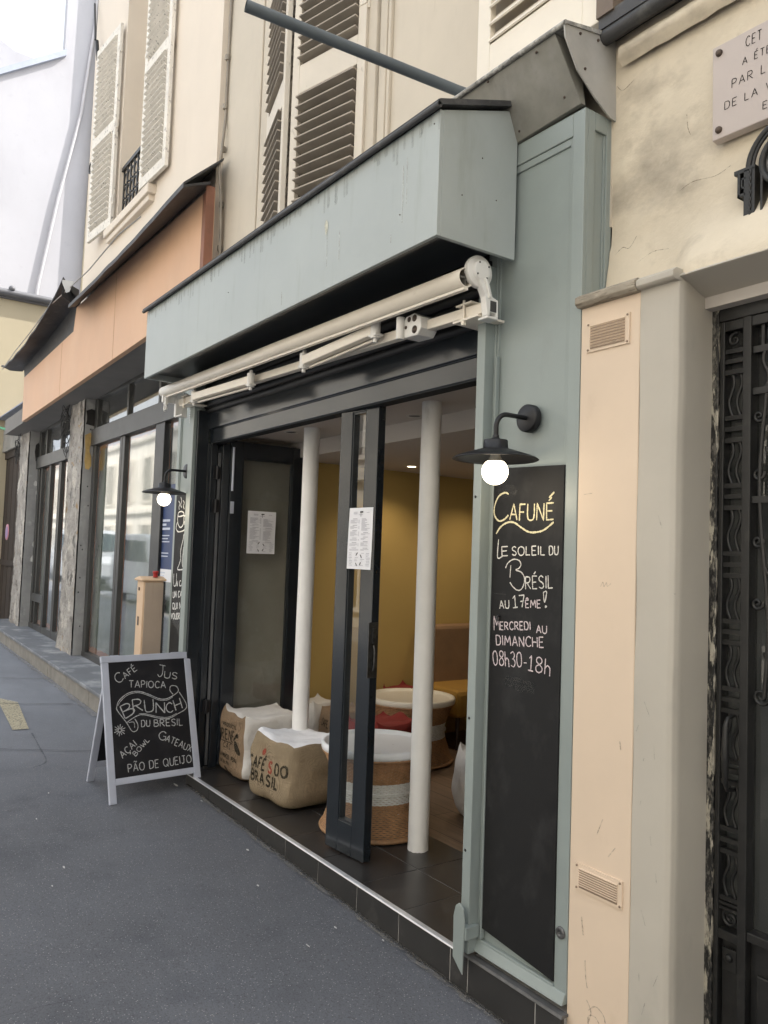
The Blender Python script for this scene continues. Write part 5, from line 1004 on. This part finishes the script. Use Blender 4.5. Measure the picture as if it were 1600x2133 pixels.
def window(x0, x1, zb, mull, zt0, zt1, ztop, updiv, y=.44, thick=None):
    f = MB(); f.box(x0, x0+.12, y, y+.07, zb, ztop); f.box(x1-.1, x1, y, y+.07, zb, ztop); f.box(x0, x1, y-.006, y+.07, zb-.1, zb+.11); f.box(x0, x1, y-.03, y+.07, zt0, zt1); f.box(x0+.12, x1-.1, y, y+.07, ztop-.07, ztop)
    for (a, c) in mull: f.box(a, c, y-.004, y+.07, zb, zt0)
    for (a, c) in updiv: f.box(a, c, y, y+.07, zt1, ztop)
    for (a, c) in mull: f.box((a+c)/2-.006, (a+c)/2+.006, y-.008, y+.02, zb, zt0)
    o = mk('window', f, win_m, vs, bevel=.005)
    ed = [x0+.12]+[q for ac in mull for q in ac]+[x1-.1]
    for i in range(0, len(ed), 2):
        a, c = ed[i], ed[i+1]
        if c-a < .08: continue
        p = MB(); p.add([(a, y+.03, zb+.1), (c, y+.03, zb+.1), (c, y+.03, zt0), (a, y+.03, zt0)], [(0, 1, 2, 3)]); mk('pane', p, glassL, o)
        t = MB()
        def wob(p0, p1, w): ribbon(t, [(p0[0]+(p1[0]-p0[0])*k/8+random.uniform(-.006, .006), p0[1]+(p1[1]-p0[1])*k/8+random.uniform(-.012, .012)) for k in range(9)], w, lambda s, q: (s, y+.05, q), .05, .25)
        wob((a+.012, zb+.1), (a+.012, zt0), .035); wob((c-.012, zb+.1), (c-.012, zt0), .03); wob((a, zt0-.025), (c, zt0-.025), .06); wob((a, zb+.15), (c, zb+.13), .07); mk('masking_tape', t, tape_m, o)
    ud = [x0+.12]+[q for ac in updiv for q in ac]+[x1-.1]
    for i in range(0, len(ud), 2):
        a, c = ud[i], ud[i+1]; p = MB(); p.add([(a, y+.03, zt1), (c, y+.03, zt1), (c, y+.03, ztop-.06), (a, y+.03, ztop-.06)], [(0, 1, 2, 3)]); mk('pane', p, glassL, o)
    g = MB(); g.grid(lambda u, v: (x0+(x1-x0)*u, y+.085+.02*noise.noise((u*9, v*6, x0)), zb+(zt0-zb)*v), 40, 30); mk('window_film', g, film_m, o)
    return o
w1 = window(-8.31, -4.10, .19, [(-7.17, -6.99), (-5.94, -5.70)], 2.85, 3.06, 3.50, [(-6.99, -6.94), (-5.95, -5.89)])
w2 = window(-11.46, -8.9, .27, [(-11.18, -11.12), (-10.64, -10.54), (-10.04, -9.9)], 2.78, 2.96, 3.42, [(-10.98, -10.92), (-10.06, -10.0)])
b = MB(); b.box(-11.34, -10.6, .43, .5, .72, .84); mk('low_rail', b, win_m, w2, bevel=.004)
b = MB(); b.box(-5.94, -5.68, .425, .52, .15, 2.86); mk('thick_post', b, winb_m, w1, bevel=.004)
rm = MB(); rm.box(-12, -3.95, 2.2, 2.3, 0, 3.7); rm.box(-13.9, -7.9, 4.6, 8, 0, 9); mk('back_room_and_blocker', rm, M('dim_room_and_blocker', (.10, .10, .09), .9, .2, 3, 0), vs)  # second box is an added unseen block keeping sun off the pavement
ps = thing('blue_poster', 'blue and white notice stuck inside the window beside the left lamp', 'poster', (-5.55, .468, 1.35))
b = MB(); b.box(-5.69, -5.38, .455, .458, 1.40, 2.22); mk('sheet', b, blue_m, ps); b = MB(); b.box(-5.69, -5.38, .4525, .4545, 1.28, 1.40); mk('white_foot', b, paper_m, ps)
b = MB()
for i, z in enumerate((1.86, 1.82, 1.78, 1.72, 1.69, 1.66, 1.55, 1.52, 1.36, 1.33)): b.box(-5.67, -5.67+random.uniform(.1, .22), .4515, .4522, z, z+(.022 if i < 3 else .01))
mk('print', b, M('poster_print', (.6, .64, .75), .8, .1, 20, 0), ps)
# cables hanging from the piers
def coil(x, y, z, r, n, seed, label, tail):
    rnd = random.Random(seed); m = MB()
    for k in range(n):
        cx, cz = x+rnd.uniform(-.4, .4)*r, z+rnd.uniform(-.5, .5)*r; q = r*rnd.uniform(.5, 1.1); ph = rnd.uniform(0, 6)
        m.tube([(cx+q*rnd.uniform(.8, 1.1)*math.cos(ph+t*.42), y-.012*k*.5+.02*math.sin(t), cz+q*1.25*math.sin(ph+t*.42)) for t in range(16)], .0048, 5)
    for k in range(tail): m.tube([(x+rnd.uniform(-.1, .1)+.05*math.sin(t+k), y+.02*math.sin(t*2), z+r+.0+t*.11) for t in range(4)], .005, 5)
    tag(mk('cable_coil', m, cable_m), label, 'cable', 'loose black cables')
coil(-12.0, .22, 3.12, .15, 4, 3, 'coil of black cable hanging on the leftmost rough pier', 2)
coil(-9.35, .36, 3.02, .17, 4, 5, 'round coil of black cable hanging in front of the far transom window', 2)
coil(-8.95, .25, 3.20, .16, 6, 9, 'tangled bundle of black cable hanging from the top of the middle pier', 3)
g = MB(); g.tube([(-13.6, .1, 3.55), (-13.2, .12, 3.60), (-12.6, .14, 3.50), (-12.1, .18, 3.38)], .022, 7); tag(mk('green_cable', g, cableg_m), 'green and black cable looping to the leftmost rough pier', 'cable')
g = MB(); g.tube([(-11.05, -.22, 4.2), (-9.9, -.26, 4.24), (-8.9, -.26, 4.30), (-8.0, -.24, 4.42), (-7.2, -.22, 4.42), (-6.2, -.25, 4.36), (-5.2, -.26, 4.40), (-4.6, -.25, 4.37)], .006, 5); tag(mk('thin_wire', g, M('pale_wire', (.4, .38, .36), .6, .1, 9, 0)), 'thin pale wire sagging along the dark lead flashing', 'wire')
# meter cabinet
mc = thing('meter_cabinet', 'narrow peach painted utility cabinet beside the left chalkboard', 'cabinet', (-4.37, -.07, -.06))
b = MB(); b.box(-4.45, -4.302, -.165, .0, gz(-4.4)-.02, 1.335); mk('body', b, cab_m, mc, bevel=.006)
b = MB(); b.box(-4.302, -4.296, -.150, -.002, gz(-4.4), 1.325); mk('side_door', b, cabw_m, mc, bevel=.002)
b = MB(); b.prism([(-4.475, 1.335), (-4.285, 1.335), (-4.285, 1.352), (-4.375, 1.372), (-4.475, 1.352)], 'y', -.185, .02); mk('lid', b, cab_m, mc, bevel=.008)
b = MB(); b.lathe([(.0001, .006), (.013, .005), (.014, 0)], 14, Matrix.Translation((-4.39, -.166, 1.27)) @ Matrix.Rotation(R(90), 4, 'X')); b.box(-4.40, -4.37, -.168, -.164, .98, 1.05); mk('lock', b, bronze, mc)
tp = MB(); tp.lathe([(.0001, .05), (.022, .05), (.024, .044), (.024, .032), (.018, .028), (.02, 0)], 16, Matrix.Translation((-4.33, -.06, 1.366))); tag(mk('red_cap', tp, M('red_plastic', (.35, .02, .02), .4, .1, 9, 0)), 'small red capped bottle left on top of the peach cabinet', 'bottle')
# no-parking disc on the far pier
sg = MB(); sg.lathe([(.0001, .012), (.13, .01), (.135, 0)], 28, Matrix.Translation((-12.55, .24, 1.78)) @ Matrix.Rotation(R(90), 4, 'X')); sd_ = tag(mk('round_sign', sg, M('faded_pink_rim', (.50, .22, .28), .5, .1, 9, 0)), 'faded round pink and violet sign beside the wooden gate', 'sign')
sg = MB(); sg.lathe([(.0001, .0135), (.10, .0125)], 28, Matrix.Translation((-12.55, .24, 1.78)) @ Matrix.Rotation(R(90), 4, 'X')); mk('face', sg, M('faded_violet', (.28, .18, .38), .5, .1, 9, 0), sd_)
# gate
gt = thing('wooden_gate', 'tall dark brown plank gate under a slate coping at the left edge', 'gate', (-13.5, .4, .2))
b = MB()
for i in range(18): b.box(-15.4+i*.19, -15.4+i*.19+.183, .40+.004*(i % 2), .45, .1, 3.22)
mk('planks', b, gate_m, gt, bevel=.004)
for q0, q1 in ((1.2, 1.3), (3.12, 3.26)): b = MB(); b.box(-15.4, -12.0, .375, .4, q0, q1); mk('rail', b, gate_m, gt, bevel=.004)
b = MB(); b.grid(lambda u, v: (-16+4.2*u, .33+.02*noise.noise((u*20, v*6, 1)), 3.25+.62*v), 40, 8); b.box(-16, -11.8, .36, .9, 3.25, 3.86); mk('stone_lintel', b, oldstone, gt)
b = MB(); b.prism([(.20, 3.84), (.22, 3.88), (.75, 4.12), (1.1, 3.9), (1.1, 3.86)], 'x', -16.2, -11.7); mk('slate_coping', b, slate_m, gt, bevel=.01)
b = MB(); b.box(-12.32, -12.22, .36, .40, 3.05, 3.14); mk('junction_box', b, paper_m, gt)
b = MB(); b.tube([(-13.9, .0, 4.7), (-13.92, -.02, 4.2), (-13.95, .0, 3.9), (-14.1, .1, 3.7)], .035, 8); mk('down_pipe', b, black_m, gt)
# ---------------------------------------------------------------- background houses
ch_ = thing('yellow_house', 'low pale yellow house with a dark gutter behind the orange band', 'house', (-15, 3, 0))
b = MB(); b.box(-16.8, -14, -.1, 4.4, 0, 6.1); mk('wall', b, creamwall, ch_)
b = MB(); b.tube([(-13.93, -.15, 6.20), (-13.93, 4.4, 6.20)], .07, 10); b.box(-16.8, -13.95, -.15, 4.4, 6.1, 6.2)
for y in (.3, 2.0, 3.6): b.sphere((-13.9, y, 6.28), .06, 8, 6)
mk('gutter', b, M('dark_grey_gutter', (.14, .14, .15), .5, .15, 5, .1), ch_)
wh = thing('white_house', 'tall white rendered gable wall rising behind the pale yellow house', 'house', (-18, 4, 0))
b = MB(); b.prism([(-.2, 0), (7, 0), (7, 22), (1.60, 22), (1.60, 12.82), (.3, 11.86), (-.2, 11.49)], 'x', -17.25, -17); mk('wall', b, whitewall, wh)
b = MB(); b.solid([(-16.9, -.3, 11.42), (-19.4, -.3, 11.42), (-19.4, -.3, 11.56), (-16.9, -.3, 11.56)], [(-16.9, 1.62, 12.80), (-19.4, 1.62, 12.80), (-19.4, 1.62, 12.95), (-16.9, 1.62, 12.95)]); mk('gable_coping', b, M('grey_coping', (.42, .45, .52), .5, .1, 5, .05, metal=.2), wh)
b = MB(); b.tube([(-16.95, 2.28, 16), (-16.95, 2.22, 13.8), (-16.95, 2.02, 11.6), (-16.95, 1.62, 9.4), (-16.95, 1.32, 7.4), (-16.95, 1.2, 6)], .035, 7); mk('down_pipe', b, M('pale_pipe', (.55, .53, .54), .7, .1, 5, 0), wh)
b = MB(); b.prism([(2.2, 6), (7, 6), (7, 22), (2.42, 22)], 'x', -16.93, -16.8); mk('side_wing', b, creamwall, wh)
fh = thing('grey_roofed_house', 'hazy white roof slope with a chimney pipe against the bright sky', 'house', (-26, 2, 0))
b = MB(); b.prism([(-.6, 0), (9, 0), (9, 17.5), (1.9, 17.7), (.5, 18.35), (-.6, 18.6)], 'x', -30, -26); mk('wall', b, whitewall, fh)
b = MB(); b.tube([(-25.9, .35, 17.8), (-25.9, .35, 19.45)], .11, 10); b.lathe([(.16, 0), (.25, .05), (.25, .12), (.0001, .14)], 14, Matrix.Translation((-25.9, .35, 19.45))); mk('chimney_pipe', b, M('zinc_pipe', (.16, .16, .18), .5, .1, 5, 0), fh)
# ---------------------------------------------------------------- other side of the street (seen in the reflections), plus an unseen end block
ob_ = thing('opposite_house', 'stone house row across the street mirrored in the shop glass, plus added light-blocking end block', 'building', (-14, -10, 0))
b = MB(); b.box(-70, -2, -11, -9.6, -1, 7.2); b.box(-2, 26, -11, -9.6, -1, 12); b.box(18, 20, -9.6, 0, -1, 15)  # taller right part and unseen end block added to cut sky light
for z in (3.3, 6.9): b.box(-70, 6, -9.6, -9.42, z, z+.18)
mk('wall', b, oppw, ob_)
n = 0
for i in range(24):
    for z0, z1 in ((.4, 2.7), (3.9, 6.0)):
        x = -68+i*3.1; b = MB(); b.box(x, x+1.15, -9.61, -9.57, z0, z1); o = mk('window', b, oppd, ob_)
        b = MB()
        for (a, c, d, e) in ((-.1, 0, z0-.1, z1+.1), (1.15, 1.25, z0-.1, z1+.1), (.54, .61, z0, z1), (0, 1.15, z1, z1+.1), (-.15, 1.3, z0-.1, z0)): b.box(x+a, x+c, -9.62, -9.5, d, e)
        if z0 > 3: b.box(x-.55, x-.1, -9.6, -9.54, z0, z1); b.box(x+1.25, x+1.7, -9.6, -9.54, z0, z1)
        mk('window_frame', b, shutw_m, o)
def car(x, y, label, body):
    r = thing('parked_car', label, 'car', (x, y, gz(x)-.13)); z0 = gz(x)-.13; X = Matrix.Translation((x, y, z0))
    prof = [(-2.05, .35), (-2.1, .75), (-2.0, 1.1), (-1.9, 1.72), (-1.6, 1.80), (.1, 1.80), (.45, 1.70), (1.05, 1.12), (1.85, .98), (2.08, .78), (2.1, .38), (1.7, .28), (-1.7, .28)]
    m = MB(); rings = []
    for yy, s in ((-.80, .93), (-.74, 1), (.74, 1), (.80, .93)): rings.append([(p[0]*(.985 if s < 1 else 1), yy*(.86 if p[1] > 1.3 else 1), p[1] if s == 1 else .02+p[1]*.975) for p in prof])
    k = len(prof); m.add([p for q in rings for p in q], [tuple(range(k))[::-1], tuple(range(3*k, 4*k))]+[(j*k+i, j*k+(i+1) % k, (j+1)*k+(i+1) % k, (j+1)*k+i) for j in range(3) for i in range(k)], X=X); mk('body', m, body, r, bevel=.03)
    for sy in (-1, 1):
        g_ = MB(); g_.solid([tuple(X @ Vector(p)) for p in ((-1.6, sy*.795, 1.12), (.9, sy*.795, 1.12), (.38, sy*.70, 1.62), (-1.6, sy*.70, 1.66))], [tuple(X @ Vector(p)) for p in ((-1.6, sy*.82, 1.12), (.9, sy*.82, 1.12), (.38, sy*.725, 1.62), (-1.6, sy*.725, 1.66))]); mk('window', g_, carg, r)
    g_ = MB(); g_.solid([tuple(X @ Vector(p)) for p in ((1.04, -.7, 1.14), (1.04, .7, 1.14), (.48, .60, 1.67), (.48, -.60, 1.67))], [tuple(X @ Vector(p)) for p in ((1.08, -.7, 1.15), (1.08, .7, 1.15), (.52, .60, 1.69), (.52, -.60, 1.69))]); mk('windscreen', g_, carg, r)
    for sx in (-1.3, 1.35):
        for sy in (-.74, .74):
            g_ = MB(); g_.lathe([(.0001, -.09), (.29, -.09), (.32, -.07), (.32, .07), (.29, .09), (.0001, .09)], 24, X @ Matrix.Translation((sx, sy, .32)) @ Matrix.Rotation(R(90), 4, 'X')); mk('wheel', g_, tyre_m, r)
car(-17.6, -3.9, 'white car parked across the street, mirrored in the shop window', cara)
car(-24.5, -3.9, 'second white car parked further along, mirrored in the far shop window', cara)
